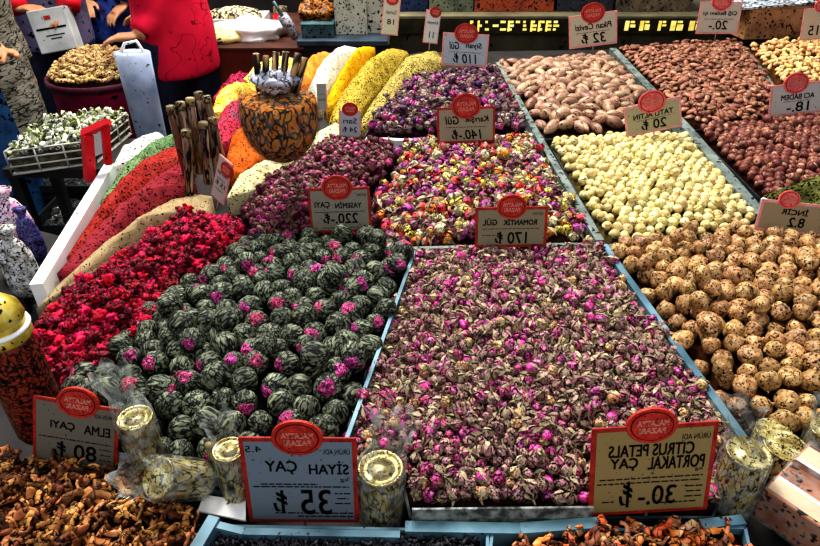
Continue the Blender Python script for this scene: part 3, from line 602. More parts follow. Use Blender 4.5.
def sign(cx, cy, wpx, hpx, roll, bpy_, zb, face, lines, label, badge=(0, .5, .34), small=(), lean=12, yaw=0, border=None, bdg=None, name='price_sign', stick=True, slant=.0, group=None):
    d = depth(U(cx, bpy_, zb)); cen = RD(cx, cy, d); e = math.atan2(CAMZ - cen.z, cen.y); lean = math.radians(lean); yw = math.radians(yaw)
    w = wpx * d / F / max(.3, math.cos(yw)); h = hpx * d / F / math.cos(e - lean)
    M = T(cen) @ R(yw, 'Z') @ R(PI / 2 - lean, 'X') @ R(math.radians(roll), 'Z')
    s = empty(name, label=label, cat='price sign', group=group, M=M)
    border = border or m_bred; t = .0015; bw = .028 * w + .002
    br = None
    md = MD(); md.box((-w / 2, -h / 2, -t), (w / 2, h / 2, t), bev=.0008); md.build('sign_border', border, s, smooth=False)
    md = MD(); md.box((-w / 2 + bw, -h / 2 + bw, -t * .5), (w / 2 - bw, h / 2 - bw, t + .0006)); md.build('sign_face', face_mat(face), s, smooth=False)
    zt = t + .0011
    md = MD()
    for tx, x, y, ww, hh in lines: put_text(md, tx, x * w, y * h, ww * w, hh * h, slant, bold=.0045 * w if hh > .1 else 0, z=zt)
    for x, y, ww in small:                                   # rows of fine print, as dashes
        q = -ww / 2
        while q < ww / 2:
            l = random.uniform(.02, .08); l = min(l, ww / 2 - q); md.add([((x + q) * w, (y) * h, zt), ((x + q + l) * w, y * h, zt), ((x + q + l) * w, (y + .014) * h, zt), ((x + q) * w, (y + .014) * h, zt)], [(0, 1, 2, 3)]); q += l + .012
    if md.f: md.build('lettering', m_ink, s, smooth=False)
    if badge:
        bx, by, br = badge; rx = br * w / 2; ry = rx * .82; md = MD()
        def disc(md, rx, ry, z0, z1, mi=0):
            k = 28; md.add([(bx * w + rx * math.cos(2 * PI * i / k), by * h + ry * math.sin(2 * PI * i / k), z) for z in (z0, z1) for i in range(k)], [tuple(range(k))[::-1], tuple(range(k, 2 * k))] + [(i, (i + 1) % k, k + (i + 1) % k, k + i) for i in range(k)], mi)
        disc(md, rx * 1.22, ry * 1.22, -t * 1.1, t * 1.2 + .0010, 0); disc(md, rx * 1.04, ry * 1.04, -t, t + .0015, 1); disc(md, rx * .97, ry * .97, -t, t + .0020, 0)
        bo = md.build('badge', [bdg or m_badge, m_badgedark], s, smooth=False)
        md = MD(); put_text(md, 'MALATYA', bx * w, by * h + ry * .22, rx * 1.5, ry * .36, z=t + .0026, bold=.001); put_text(md, 'PAZARI', bx * w, by * h - ry * .3, rx * 1.25, ry * .36, z=t + .0026, bold=.001)
        md.build('badge_lettering', m_badgeink, bo, smooth=False)
    if stick:
        base = T(cen).inverted() @ Vector((0, 0, 0)); loc = M.inverted() @ Vector((cen.x, cen.y - .004 + math.sin(-lean) * h * .5, max(zb - .02, cen.z - h)))
        a = Vector((0, -h * .3, -t - .002)); md = MD(); b = M.inverted() @ Vector((cen.x, cen.y + .01, zb - .015))
        b = Vector((0, -h * .5 - max(.03, (cen.z - h * .48 - zb)), -t - .002)); md.tube([a, b], .0022, 6); md.build('stick', m_stick, s)
    return s
PG = None
sign(301, 481, 114, 80, -.5, 524, ZR - .01, '#78828a', [('ÜRÜN ADI', .33, .36, .22, .07), ('SİYAH', .25, .17, .34, .15), ('ÇAY', -.16, .17, .27, .15), ('kg', .38, .03, .07, .06), ('35', .12, -.24, .27, .30), ('₺', -.2, -.24, .12, .28), ('4.5', -.38, .38, .14, .07)],
     'grey tea sign reading SİYAH ÇAY 35 with a red badge', (0, .5, .36), [(0, -.06, .84), (-.1, -.03, .5), (.36, -.14, .14), (.36, -.2, .1), (.36, -.26, .14), (.1, -.38, .7), (.2, -.42, .5)], lean=8)
sign(651, 470, 122, 84, 4.5, 535, ZR - .005, '#948258', [('ÜRÜN ADI', .33, .37, .22, .07), ('CITRUS PETALS', -.02, .24, .68, .13), ('PORTAKAL', .19, .09, .45, .14), ('ÇAY', -.23, .09, .22, .14), ('kg', .38, .0, .06, .05), ('30.-', .06, -.28, .3, .22), ('₺', -.2, -.26, .1, .30)],
     'cream tea sign reading CITRUS PETALS PORTAKAL ÇAY 30 with a red badge', (-.03, .5, .33), [(0, -.08, .84), (-.02, -.13, .84), (.36, -.2, .14), (.36, -.26, .12), (.36, -.32, .14), (-.34, -.34, .1), (.25, -.38, .3)], lean=10)
sign(76, 436, 84, 66, -11, 470, ZR + .0, '#777064', [('ÜRÜN ADI', .33, .36, .22, .07), ('ELMA', .25, .13, .3, .13), ('ÇAYI', -.15, .13, .28, .13), ('80 ₺', .0, -.22, .5, .24)],
     'tilted grey tea sign reading ELMA ÇAYI with a red badge', (.02, .5, .40), [(0, -.06, .84), (.36, -.14, .14), (.36, -.22, .12), (.36, -.3, .14)], lean=14)
sign(340, 210, 62, 44, 2, 236, ZR + .03, '#8c8678', [('YASEMİN', .14, .12, .42, .15), ('ÇAYI', -.28, .12, .24, .15), ('220.-₺', 0, -.18, .56, .24), ('ürün', .36, .34, .14, .07)],
     'grey tea sign reading YASEMİN ÇAYI 220 standing in the plum blossoms', (-.02, .5, .40), [(0, -.04, .8), (0, -.4, .6)], lean=12)
sign(511, 227, 72, 40, 1, 247, ZR + .03, '#8c846c', [('ROMANTİK', .12, .14, .46, .17), ('GÜL', -.3, .14, .2, .17), ('170 ₺', 0, -.26, .44, .3), ('ürün', .36, .34, .14, .07)],
     'tan sign reading ROMANTİK GÜL 170 at the front of the mixed buds', (0, .5, .34), [(0, -.04, .8), (-.3, -.2, .2)], lean=12)
sign(466, 125, 58, 35, 2, 150, ZR + .03, '#98907a', [('Karışık', .18, .14, .4, .2), ('Gül', -.24, .14, .22, .22), ('140.-₺', 0, -.26, .5, .28)],
     'tan sign reading Karışık Gül 140 on the white cross rail', (0, .52, .42), [(0, -.06, .7)], lean=12, slant=.15)
sign(465, 50, 46, 31, -3, 76, ZR + .03, '#a4acb0', [('Siyah', .18, .12, .34, .2), ('Gül', -.24, .12, .2, .22), ('110 ₺', 0, -.26, .5, .3)],
     'pale blue sign reading Siyah Gül 110 behind the violet rosebuds', (0, .5, .42), [(0, -.08, .7)], lean=12, border=m_bpink, slant=.15)
sign(593, 30, 48, 31, 7, 58, ZR + .02, '#b4aa94', [('Pikan Cevizi', 0, .12, .74, .18), ('32 ₺', 0, -.24, .5, .32)],
     'cream sign reading Pikan Cevizi 32 on a stick behind the pecans', (0, .52, .40), [(0, -.06, .7)], lean=10, border=m_bpink, slant=.15)
sign(719, 18, 42, 30, 0, 44, ZR + .02, '#b2a898', [('Çiğ Badem içi', 0, .14, .8, .15), ('20.-', 0, -.22, .44, .28)],
     'pale sign reading 20 behind the brown almonds', (0, .5, .40), [(0, -.04, .7)], lean=10, border=m_bpink, bdg=m_badge2, slant=.1)
sign(797, 99, 54, 31, 6, 120, ZR + .02, '#b4b0a6', [('ACI BADEM', .0, .08, .6, .16), ('18.-', .02, -.24, .4, .3)],
     'white sign reading ACI BADEM 18 at the cashew tray edge', (-.05, .5, .38), [(0, -.06, .5)], lean=12, border=m_bpink, bdg=m_badge2)
sign(653, 117, 56, 30, 12, 142, ZR + .03, '#a8a080', [('TATLI ALTIN', 0, .1, .7, .16), ('20 ₺', 0, -.22, .44, .32)],
     'cream tilted sign reading 20 behind the blanched hazelnuts', (0, .5, .40), [(0, -.04, .6)], lean=14, border=m_bpink, bdg=m_badge2)
sign(794, 218, 74, 31, -6, 242, ZR + .03, '#98886c', [('İNCİR', -.02, .20, .36, .22), ('8.2', .04, -.14, .22, .3)],
     'tan sign reading İNCİR at the back of the figs', (-.14, .56, .24), [], lean=16, border=m_bpink, bdg=m_badge2)
sign(350, 124, 22, 26, -2, 146, ZR + .01, '#a9b0b4', [('Sarı', 0, .12, .6, .2), ('24 ₺', 0, -.2, .66, .2)],
     'small grey tag in front of the mustard ridge', (0, .55, .6), [], lean=10, border=m_bpink)
sign(432, 27, 15, 31, -12, 52, ZR + .02, '#c4c4c0', [('Kimyon', 0, .12, .7, .12), ('11', 0, -.24, .3, .2)],
     'narrow white tag leaning at the top of the khaki ridge', (.1, .45, .62), [], lean=10, border=m_bpink, yaw=25)
sign(222, 180, 17, 46, -14, 212, ZR + .02, '#a8a098', [('Safran', 0, .16, .7, .1), ('15 ₺', 0, -.1, .7, .12)],
     'narrow grey tag leaning at the end of the tan ridge', (.2, .3, .7), [(0, 0, .6), (0, -.25, .6)], lean=14, border=m_bpink, yaw=-40)
sign(322, 97, 10, 26, 0, 112, ZR + .04, '#8e9692', [('Zerdeçal', 0, -.1, .7, .1)], 'small grey slip between the goblet and the white ridge', None, [(0, .1, .6)], lean=8, border=m_bpink)
sign(814, 24, 24, 30, 4, 48, ZR + .02, '#bca890', [('15', 0, -.2, .4, .3)], 'pale sign behind the cashews at the counter corner', (.2, .55, .5), [], lean=10, border=m_bpink, bdg=m_badge2)

# ------------------------------------------------------------------ goblet with saffron and cinnamon sticks
m_glass = film('clear glass', '#f0f0ec', .05, .05)
m_saf = mat('saffron threads', ['#94480c', '#d87c18', '#f0a038', '#7a4010'], 55, stretch=(1, 1, .6), lines=(62, .05, '#241004'), specks=(150, .62, '#2a1204'), rough=.6, bump=.8)
gz = hD.z(np.array(gob[:2])) if hD.t(np.array(gob[:2])) > 0 else ZR
gd = depth(U(291, 212)); k = gd / F; gx, gy = U(291, 212)[:2]
g = empty('glass_goblet', (gx, gy, ZR + .005), 'tall glass goblet of orange brown saffron threads standing in the plum blossoms', 'goblet')
e = math.atan2(CAMZ - ZR, gy); zc = lambda py: RY(283, py, gy).z - (ZR + .005)
zt, zb_ = zc(84), zc(162); rB = 37 * k
md = MD(); md.lathe([(.045, 0), (.045, .004), (.010, .010), (.006, .03), (.006, zb_ - .01), (.012, zb_)], 20); md.build('stem', m_glass, g)
prof = [(.012, zb_)] + [(rB * math.sqrt(max(.02, 1 - (1 - min(1, q / .58)) ** 2)) if q < .67 else rB * (1 - .10 * ((q - .67) / .33) ** 1.5), zb_ + (zt - zb_) * q) for q in [.04, .1, .2, .3, .42, .55, .67, .8, .9, 1]]
md = MD(); v = prof; md.lathe(v + [(v[-1][0] - .003, v[-1][1])] + [(max(.001, r - .003), z) for r, z in reversed(v[1:-1])], 36); md.build('bowl', m_glass, g)
pr = [(max(.002, r - .005), z + .003) for r, z in prof[:-1] if z < zb_ + (zt - zb_) * .86]; b = bumpy(.012, 3)
sf = MD().lathe(pr + [(pr[-1][0] * .5, pr[-1][1] + .008), (0.0005, pr[-1][1] + .01)], 36).build('saffron_filling', m_saf, g)
m_foil = mat('crumpled foil', ['#8a8a94', '#d8d8e0'], 40, rough=.35, metal=.2, lines=(60, .03, '#3a3a44'))
p = Vector((gx, gy, ZR + .005 + zt)); md = MD(); b = bumpy(.1, 2); md.ell((0, 0, 0), (.052, .045, .026), 20, 12, fn=lambda q: b(q)); tag(md.build('crumpled_foil', m_foil, None, M=T(p + Vector((0, .01, .004)))), 'crumpled pale foil on top of the saffron in the goblet', 'foil')
m_cin = mat('cinnamon bark', ['#6c5038', '#b8986c', '#dcc494'], 40, stretch=(1, 1, .15), lines=(45, .05, '#1c100a'), val=.2)
def cinnamon(p, q, r, label, grp):
    p = Vector(p); q = Vector(q); md = MD(); d = (q - p)
    L_ = d.length; seg = 10; pr = []
    md.lathe([(r * .55, L_), (r, L_), (r, 0), (r * .55, 0), (r * .55, L_)], seg)
    o = md.build('cinnamon_stick', m_cin, None, M=T(p) @ Vector((0, 0, 1)).rotation_difference(d).to_matrix().to_4x4()); return tag(o, label, 'cinnamon stick', grp)
for i, (x0, x1, yt) in enumerate([(262, 256, 54), (270, 266, 56), (279, 276, 52), (288, 286, 52), (297, 298, 53), (304, 305, 58)]):
    a = p + Vector(((x0 - 283) * k * .8, random.uniform(-.02, .02), -.02)); bq = RY(x1, yt, gy + random.uniform(-.02, .04))
    cinnamon(a, bq, .0075, 'cinnamon stick standing upright in the goblet', 'cinnamon sticks in the goblet')

# tall tubes of spice left of the goblet
m_tube = mat('tube filling', ['#4a2418', '#7a3c28', '#a86c4c'], 60, lines=(60, .03, INK), val=.3)
m_cork = mat('tube cap', ['#6a5c40', '#a89870'], 50, lines=(60, .04, INK))
tubes = [(170, 106, 188, 172, '#7a3a2c'), (180, 102, 193, 170, '#8a3c34'), (190, 98, 200, 166, '#6a5a3c'), (198, 92, 214, 150, '#5a4c34'), (206, 96, 222, 150, '#7a6c4c'), (186, 130, 190, 188, '#a08a6c'), (203, 122, 208, 176, '#5c3a3c'), (212, 118, 218, 170, '#8a7454')]
for i, (x0, y0, x1, y1, c) in enumerate(tubes):
    bs = U(x1, y1 + 8, ZR); gy2 = bs.y; tp = RY(x0, y0, gy2 + .02); s_ = empty('spice_tube', M=T(bs) @ Vector((0, 0, 1)).rotation_difference(tp - bs).to_matrix().to_4x4(), label=None, cat='spice tube', group='spice tubes beside the goblet')
    s_['label'] = 'slim upright glass tube of brown spice in the cluster left of the goblet'
    L_ = (tp - bs).length; r = .011
    MD().lathe([(.0005, 0), (r * .8, .001), (r, .006), (r, L_ * .88), (r * .8, L_ * .9)], 12).build('tube_body', mat('tube fill %d' % i, [c, '#6a4c38', '#c8b098'], 60, stretch=(1, 1, .2), lines=(50, .025, INK), specks=(150, .62, INK), rough=.2), s_)
    MD().lathe([(r * .78, L_ * .9), (r * 1.1, L_ * .905), (r * 1.1, L_), (r * .7, L_ * 1.01), (.0005, L_ * 1.012)], 12).build('cap', m_cork, s_)

# ------------------------------------------------------------------ gold tins in cellophane
m_gold = mat('gold tin', ['#4c3c18', '#907a3c', '#d4c488', '#6a5424'], 50, stretch=(1, 1, .4), lines=(110, .03, '#1c1406'), specks=(200, .6, INK), rough=.3, metal=.35, spec=.5)
m_gold2 = mat('gold tin lid', ['#6c5c30', '#b4a468', '#e4dcb0'], 60, lines=(120, .02, '#2a2008'), specks=(200, .62, INK), rough=.3, metal=.35, spec=.5)
m_wrap = film('cellophane', '#f4f4ee', .17, .1)
def tin(M, r, h, label, wrap=1.0, wseed=0, tail=(.3, .3, 1)):
    t = empty('gold_tin', label=label, cat='tin', M=M)
    MD().lathe([(.0005, 0), (r * .98, 0), (r, .003), (r, h * .93), (r * .97, h * .95), (r * .97, h * .97)], 28).build('tin_body', m_gold, t)
    MD().lathe([(r * .9, h * .955), (r * 1.03, h * .96), (r * 1.04, h), (r * .98, h * 1.01), (r * .9, h * .985), (r * .55, h * .98), (r * .5, h * 1.0), (.0005, h * 1.005)], 28).build('lid', m_gold2, t)
    if wrap:
        random.seed(wseed); ph = [random.uniform(0, 6) for _ in range(6)]; tl = Vector(tail) * r
        rings = [(1.10, -.002, 0), (1.12, h * .3, 0), (1.14, h * .7, 0), (1.16, h * 1.02, .1), (1.0, h * 1.15, .35), (.7, h * 1.25, .7), (.85, h * 1.42, 1.0), (1.15, h * 1.55, 1.25)]
        v = []; f = []; sg = 30
        for j, (q, z, tt) in enumerate(rings):
            for i in range(sg):
                a = 2 * PI * i / sg; w = 1 + (.03 + .05 * tt) * (math.sin(7 * a + ph[0] + j) + math.sin(11 * a + ph[1] - j * .7)); v.append((r * q * w * math.cos(a) + tl.x * tt, r * q * w * math.sin(a) + tl.y * tt, z + tl.z * tt * .25 + .006 * tt * math.sin(5 * a + ph[2])))
        for j in range(len(rings) - 1):
            for i in range(sg): i2 = (i + 1) % sg; f.append((j * sg + i, j * sg + i2, (j + 1) * sg + i2, (j + 1) * sg + i))
        MD().add(v, f).build('cellophane_wrap', m_wrap, t)
    return t
def tin_px(xc, y_top, y_bot, wpx, label, tilt=(0, 0), z=ZR - .0, **kw):
    b = U(xc, y_bot, z); d = depth(b); r = wpx / 2 * d / F; h = RY(xc, y_top, b.y).z - z
    return tin(T(b.x, b.y + r * .8, z) @ R(math.radians(tilt[0]), 'X') @ R(math.radians(tilt[1]), 'Y'), r, max(.03, h - r * .3), label, **kw)
tin_px(382, 478, 534, 42, 'gold tin in clear cellophane right of the grey tea sign', z=tb, wseed=3, tail=(.5, .5, .3))
tin_px(734, 462, 516, 40, 'gold tin in clear cellophane right of the citrus tea sign', z=ZR - .03, wseed=4, tail=(-.6, .6, .2))
tin_px(783, 454, 480, 40, 'low gold tin behind the wrapped carton', z=ZR - .02, wrap=0)
tin_px(774, 438, 456, 34, 'small low gold tin in front of the figs', z=ZR - .01, wrap=0)
tin_px(818, 436, 470, 30, 'cellophane wrapped gold tin at the edge behind the carton', z=ZR - .02, wseed=8, tail=(-.3, .3, .5))
def dirm(d): return Vector((0, 0, 1)).rotation_difference(Vector(d).normalized()).to_matrix().to_4x4()
b = U(192, 500, ZR); tin(T(b.x + .004, b.y + .03, ZR + .004) @ dirm((-.42, -.5, .7)), .026, .078, 'gold tin toppled towards the viewer before the tea balls', wrap=1, wseed=5, tail=(-.2, .1, -.1))
tin_px(147, 424, 476, 32, 'cellophane wrapped gold tin beside the apple tea sign', z=ZR - .01, wseed=6, tail=(-1.0, .9, .7))
tin_px(236, 456, 502, 30, 'small gold tin tucked behind the grey tea sign', z=ZR - .02, wrap=1, wseed=9, tail=(-.2, .2, .0))
md = MD(); q0 = U(216, 470, ZR); md.tube([q0, q0 + Vector((0, 0, .05)), q0 + Vector((.002, 0, .055))], [.006, .006, .008], 10); tag(md.build('cork_stopper', m_cork), 'small upright brown cork beside the grey tea sign', 'cork')
md = MD(); A_ = RD(219, 457, depth(U(216, 470)) - .01); B_ = RD(250, 441, depth(U(216, 470)) - .02); md.tube([A_, A_.lerp(B_, .5) + Vector((0, 0, .004)), B_], [.004, .0055, .004], 8, flat=.5); tag(md.build('white_ribbon', m_white), 'white twist of ribbon left of the grey tea sign', 'ribbon')

# wrapped carton bottom right
m_carton = mat('carton print', ['#7a4a38', '#b07c60', '#c8a084'], 14, specks=(130, .58, INK), rough=.4)
m_cream = mat('carton cream', ['#c8b498', '#e4d4bc'], 12, rough=.4); m_brown = mat('carton brown', ['#4a2c24', '#6a4438'], 12, rough=.4)
zc0 = ZR - .03; C0 = U(751, 515, zc0); e1 = (U(822, 566, zc0) - C0); ang = math.atan2(e1.y, e1.x); ch = RY(751, 488, C0.y).z - zc0
c = empty('wrapped_carton', M=T(C0) @ R(ang, 'Z'), label='striped brown and cream carton in clear wrap at the front corner', cat='box'); cl, cw = .26, .15
MD().box((0, 0, 0), (cl, cw, ch), bev=.003).build('carton_body', m_carton, c, smooth=False)
for y0, y1, m in ((.004, .03, m_cream), (.03, .036, m_white), (.036, .07, m_carton), (.07, .082, m_brown), (.082, .088, m_white), (.088, .12, m_cream), (.12, .146, m_brown)):
    MD().box((.003, y0, ch - .0005), (cl - .003, y1, ch + .0008)).build('top_stripe', m, c, smooth=False)
md = MD(); md.box((-.002, -.002, -.001), (cl + .002, cw + .002, ch + .0025), bev=.003); md.build('clear_wrap', film('carton wrap', '#f8f4f0', .10, .08), c, smooth=False)

# ------------------------------------------------------------------ jar on the left edge and bags
m_jarfill = mat('jar filling', ['#4a1c14', '#8a3c24', '#6a2c3c'], 90, lines=(110, .05, INK), specks=(200, .6, INK), rough=.3)
jb = U(16, 450, ZR); jt = RY(4, 338, jb.y + .04); jb.x = jt.x; jr = 27 * depth(jt) / F; jh = jt.z - ZR
j = empty('spice_jar', (jb.x, jb.y + .04, ZR), 'glass jar of reddish brown spice with a domed gold lid at the counter edge', 'jar')
MD().lathe([(.0005, .002), (jr * .9, .002), (jr, .012), (jr, jh * .86), (jr * .86, jh * .96), (jr * .86, jh)], 28).build('jar_body', m_jarfill, j)
MD().lathe([(jr * .95, jh), (jr * 1.02, jh + .004), (jr * 1.02, jh + .016), (jr * .92, jh + .02), (jr * .9, jh + .03), (jr * .98, jh + .034), (jr * .9, jh + .05), (jr * .5, jh + .066), (.0005, jh + .07)], 28).build('jar_lid', mat('brass lid', ['#8a7828', '#d0b850', '#f0e490'], 40, specks=(120, .64, '#2a2208'), rough=.3, metal=.35), j)
MD().lathe([(jr * 1.03, jh + .0165), (jr * 1.06, jh + .019), (jr * 1.03, jh + .0225)], 28).build('lid_ring', m_white, j)
# side shelf with bags
sh = [U(-120, 330, .78), U(24, 300, .78), U(60, 236, .78), U(-60, 205, .78)]
md = MD(); md.add([(q.x, q.y, .78) for q in sh] + [(q.x, q.y, .74) for q in sh], [(0, 1, 2, 3), (7, 6, 5, 4)] + [(i, 4 + i, 4 + (i + 1) % 4, (i + 1) % 4) for i in range(4)]); side = empty('side_shelf', (0, 0, 0), 'low dark side shelf next to the counter holding small bags', 'shelf')
md.build('shelf_top', m_counter, side, smooth=False)
for q in sh:
    c2 = sum(sh, Vector()) / 4; qq = c2 + (q - c2) * .9; MD().box((qq.x - .015, qq.y - .015, 0), (qq.x + .015, qq.y + .015, .745)).build('leg', m_steel, side, smooth=False)
def bag(px, py_top, py_bot, wpx, stops, label, z=.78, seed=0, name='spice_bag', mats=None, tie=True, dep=.7):
    random.seed(seed); b0 = U(px, py_bot, z); d = depth(b0); w = wpx * d / F / 2; h = RY(px, py_top, b0.y).z - z; bb = bumpy(.03, 1.5)
    t = empty(name, (RY(px, (py_top + py_bot) / 2, b0.y + w * dep).x, b0.y + w * dep, z), label, 'bag')
    md = MD(); prof = [(.0005, 0), (w * .8, .002), (w, h * .15), (w * 1.02, h * .4), (w * .9, h * .62), (w * .6, h * .78), (w * .35, h * .84)]
    ph = random.uniform(0, 6)
    md.lathe(prof, 26, fn=lambda p: (p[0] * (1 + .05 * math.sin(5 * math.atan2(p[1], p[0]) + ph + p[2] * 40)), p[1] * dep * (1 + .05 * math.sin(5 * math.atan2(p[1], p[0]) + ph)), p[2]))
    md.build('bag_body', mats or mat('bag ' + label[:24], stops, 70, lines=(90, .02, INK), specks=(150, .6, INK), rough=.35), t)
    md = MD(); md.lathe([(w * .35, h * .83), (w * .3, h * .86), (w * .5, h * .94), (w * .62, h)], 22, fn=lambda p: (p[0] * (1 + .12 * math.sin(7 * math.atan2(p[1], p[0]) + p[2] * 60)), p[1] * .7, p[2])); md.build('bag_neck', mats or MATS['bag ' + label[:24]], t)
    return t
bag(12, 196, 252, 40, ['#e4e0e0', '#f4dce8', '#e89ac0'], 'white and pink plastic bag on the side shelf', seed=1)
bag(30, 212, 262, 22, ['#3a3468', '#5c5490', '#7c78b0'], 'purple folded bag beside the white and pink bag', seed=2)
bag(20, 234, 300, 34, ['#5c5c58', '#c4c4bc', '#ececec'], 'silver glittering bag of pale granules above the jar', seed=3)
bag(4, 222, 282, 24, ['#7a7058', '#c8bc90', '#4a4434'], 'speckled beige bag at the counter edge above the jar', seed=4)

# ------------------------------------------------------------------ left aisle: wire basket, red bracket, black crates
m_wire = mat('white wire', ['#a8a49c', '#d8d4cc'], 20, rough=.4)
A0 = RY(4, 152, 1.72); B0 = U(90, 141, A0.z); hB_ = .072; dv = Vector((.02, .24, 0))
bk = empty('wire_basket', A0, 'white wire basket full of pale dried herb pieces beside the counter', 'basket')
bpy.context.view_layer.update()
corn = [A0, B0, B0 + dv, A0 + dv]; corn = [Vector((q.x, q.y, A0.z)) for q in corn]
def wirebox(o, corn, h, nx, nz, r, m, part='wire_side'):
    for i in range(4):
        a, b = corn[i] - A0, corn[(i + 1) % 4] - A0; md = MD()
        for k in range(nz + 1): md.tube([a - Vector((0, 0, h * k / nz)), b - Vector((0, 0, h * k / nz))], r, 6)
        for k in range(nx + 1): q = a.lerp(b, k / nx); md.tube([q, q - Vector((0, 0, h))], r, 6)
        md.build(part, m, o)
wirebox(bk, corn, hB_, 3, 3, .0028, m_wire)
md = MD(); v = [q - A0 - Vector((0, 0, hB_)) for q in corn]; md.add([tuple(q) for q in v] + [tuple(q + Vector((0, 0, .004))) for q in v], [(3, 2, 1, 0), (4, 5, 6, 7)] + [(i, (i + 1) % 4, 4 + (i + 1) % 4, 4 + i) for i in range(4)]); md.build('basket_floor', m_wire, bk, smooth=False)
m_herb = [mat('herb pale', ['#a8ac94', '#e0e2cc', '#fafaf0'], 60, lines=(60, .03, INK), val=.2), mat('herb green', ['#6a7448', '#a8b07c', '#d0d4a8'], 60, lines=(60, .03, INK), val=.2)]
herb = [chip(60 + s, m_herb[s % 2], .022, .008) for s in range(4)]
for n_ in range(190):
    u, v = random.uniform(.03, .97), random.uniform(.03, .97); q = corn[0].lerp(corn[1], u).lerp(corn[3].lerp(corn[2], u), v); dome = .032 * (1 - (2 * u - 1) ** 2) * (1 - (2 * v - 1) ** 2)
    o = bpy.data.objects.new('dried_herb_piece', herb[n_ % 4]); COL.objects.link(o); o.matrix_world = T(q + Vector((0, 0, -.012 + dome + random.uniform(-.006, .018)))) @ rand_rot(3) @ Matrix.Scale(random.uniform(.8, 1.3), 4)
    tag(o, ('pale' if n_ % 2 == 0 else 'greenish') + ' dried herb piece heaped in the white wire basket', 'herb', 'herb pieces in the wire basket')
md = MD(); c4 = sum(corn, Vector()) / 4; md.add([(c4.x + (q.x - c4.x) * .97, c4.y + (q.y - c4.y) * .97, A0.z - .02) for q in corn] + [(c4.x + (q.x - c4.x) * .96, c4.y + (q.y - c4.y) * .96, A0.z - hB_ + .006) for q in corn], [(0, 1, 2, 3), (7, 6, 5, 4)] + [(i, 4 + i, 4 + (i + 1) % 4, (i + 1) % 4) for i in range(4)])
tag(md.build('herb_bed', mat('herb bed', ['#1c1c16', '#4a4a38', '#7a7a60'], 40), None, smooth=False), 'dark bed coloured as shade between the herb pieces in the white wire basket', 'herb', None, 'stuff')  # dark block under the herbs, shade of the gaps put into its colour
# stand under the basket
bz = A0.z - hB_
stand = empty('basket_stand', (c4.x, c4.y, 0), 'dark stand carrying the white wire basket', 'stand')
MD().box((-.17, -.12, bz - .03), (.17, .12, bz - .001)).build('stand_top', m_counter, stand, smooth=False)
for sx in (-.15, .15):
    for sy in (-.10, .10): MD().box((sx - .015, sy - .015, 0), (sx + .015, sy + .015, bz - .03)).build('leg', m_counter, stand, smooth=False)
# red bracket sign
m_redp = mat('red plastic', ['#b81c28', '#e83040'], 14, rough=.4, specks=(80, .7, INK))
bs = U(98, 176, ZR); bY = bs.y; w = lambda px, py: RY(px, py, bY) - Vector((bs.x, bs.y, 0)) - Vector((0, 0, ZR))
rb = empty('red_bracket', (bs.x, bs.y, ZR), 'red bracket stand with a small white card beside the wire basket', 'stand')
def barpx(pts, r, name, m): MD().tube([w(*q) for q in pts], r, 4).build(name, m, rb, smooth=False)
barpx([(90, 180), (87, 134)], .017, 'bracket_post', m_redp); barpx([(108, 164), (105, 124)], .012, 'bracket_post', m_redp); barpx([(83, 134), (109, 122)], .012, 'bracket_bar', m_redp)
md = MD(); q = [w(92, 158), w(103, 153), w(102, 131), w(92, 136)]; md.add(q + [x + Vector((0, .004, 0)) for x in q], [(0, 1, 2, 3), (7, 6, 5, 4)] + [(i, 4 + i, 4 + (i + 1) % 4, (i + 1) % 4) for i in range(4)]); md.build('bracket_card', face_mat('#b8c0bc'), rb, smooth=False)
# black crates with dark contents
m_blk = mat('black plastic', ['#16181a', '#2c3032'], 20, rough=.5); m_dk = mat('dark dried pods', ['#101210', '#3a3e3a', '#6a6c68'], 45, lines=(60, .05, '#050505'), specks=(90, .68, '#a8aca8'), rough=.8)
def crate(px0, px1, py_near, Y0, Y1, z1, hgt, label, fill=True):
    a = RY(px0, py_near, Y0); b = RY(px1, py_near, Y0); x0, x1 = U(px0, py_near, z1).x, U(px1, py_near, z1).x; y0 = U(px0, py_near, z1).y; y1 = y0 + Y1
    c = empty('black_crate', ((x0 + x1) / 2, (y0 + y1) / 2, z1 - hgt), label, 'crate'); hx, hy = (x1 - x0) / 2, (y1 - y0) / 2
    MD().box((-hx, -hy, 0), (hx, hy, .01)).build('crate_floor', m_blk, c, smooth=False)
    for sx, sy, ex, ey in ((-hx, -hy, hx, -hy + .008), (-hx, hy - .008, hx, hy), (-hx, -hy, -hx + .008, hy), (hx - .008, -hy, hx, hy)):
        md = MD()
        for k in range(4): md.box((sx, sy, hgt * (.02 + .25 * k)), (ex, ey, hgt * (.02 + .25 * k) + hgt * .16))
        for t_ in (0, .5, .97): md.box((sx + (ex - sx - .008) * t_, sy + (ey - sy - .008) * t_, 0), (sx + (ex - sx - .008) * t_ + .008, sy + (ey - sy - .008) * t_ + .008, hgt * .93))
        md.box((sx, sy, hgt * .93), (ex, ey, hgt)); md.build('crate_side', m_blk, c, smooth=False)
    if fill:
        md = MD(); n_ = 14
        v = [(-hx * .95 + 1.9 * hx * i / n_, -hy * .95 + 1.9 * hy * j_ / n_, hgt * .7 + random.uniform(0, .03)) for j_ in range(n_ + 1) for i in range(n_ + 1)]
        md.add(v, [(j_ * (n_ + 1) + i, j_ * (n_ + 1) + i + 1, (j_ + 1) * (n_ + 1) + i + 1, (j_ + 1) * (n_ + 1) + i) for j_ in range(n_) for i in range(n_)])
        o = md.build('dark_pods', m_dk, None, smooth=False, M=T(c.location)); tag(o, 'dark dried pods filling the ' + label.split(' ', 1)[1], 'pods', None, 'stuff')
    return c
crate(26, 112, 226, 1.5, .3, .50, .16, 'black slatted crate of dark pods beside the white edge board')
crate(20, 118, 186, 1.5, .34, .52, .12, 'black slatted crate of dark pods under the wire basket')

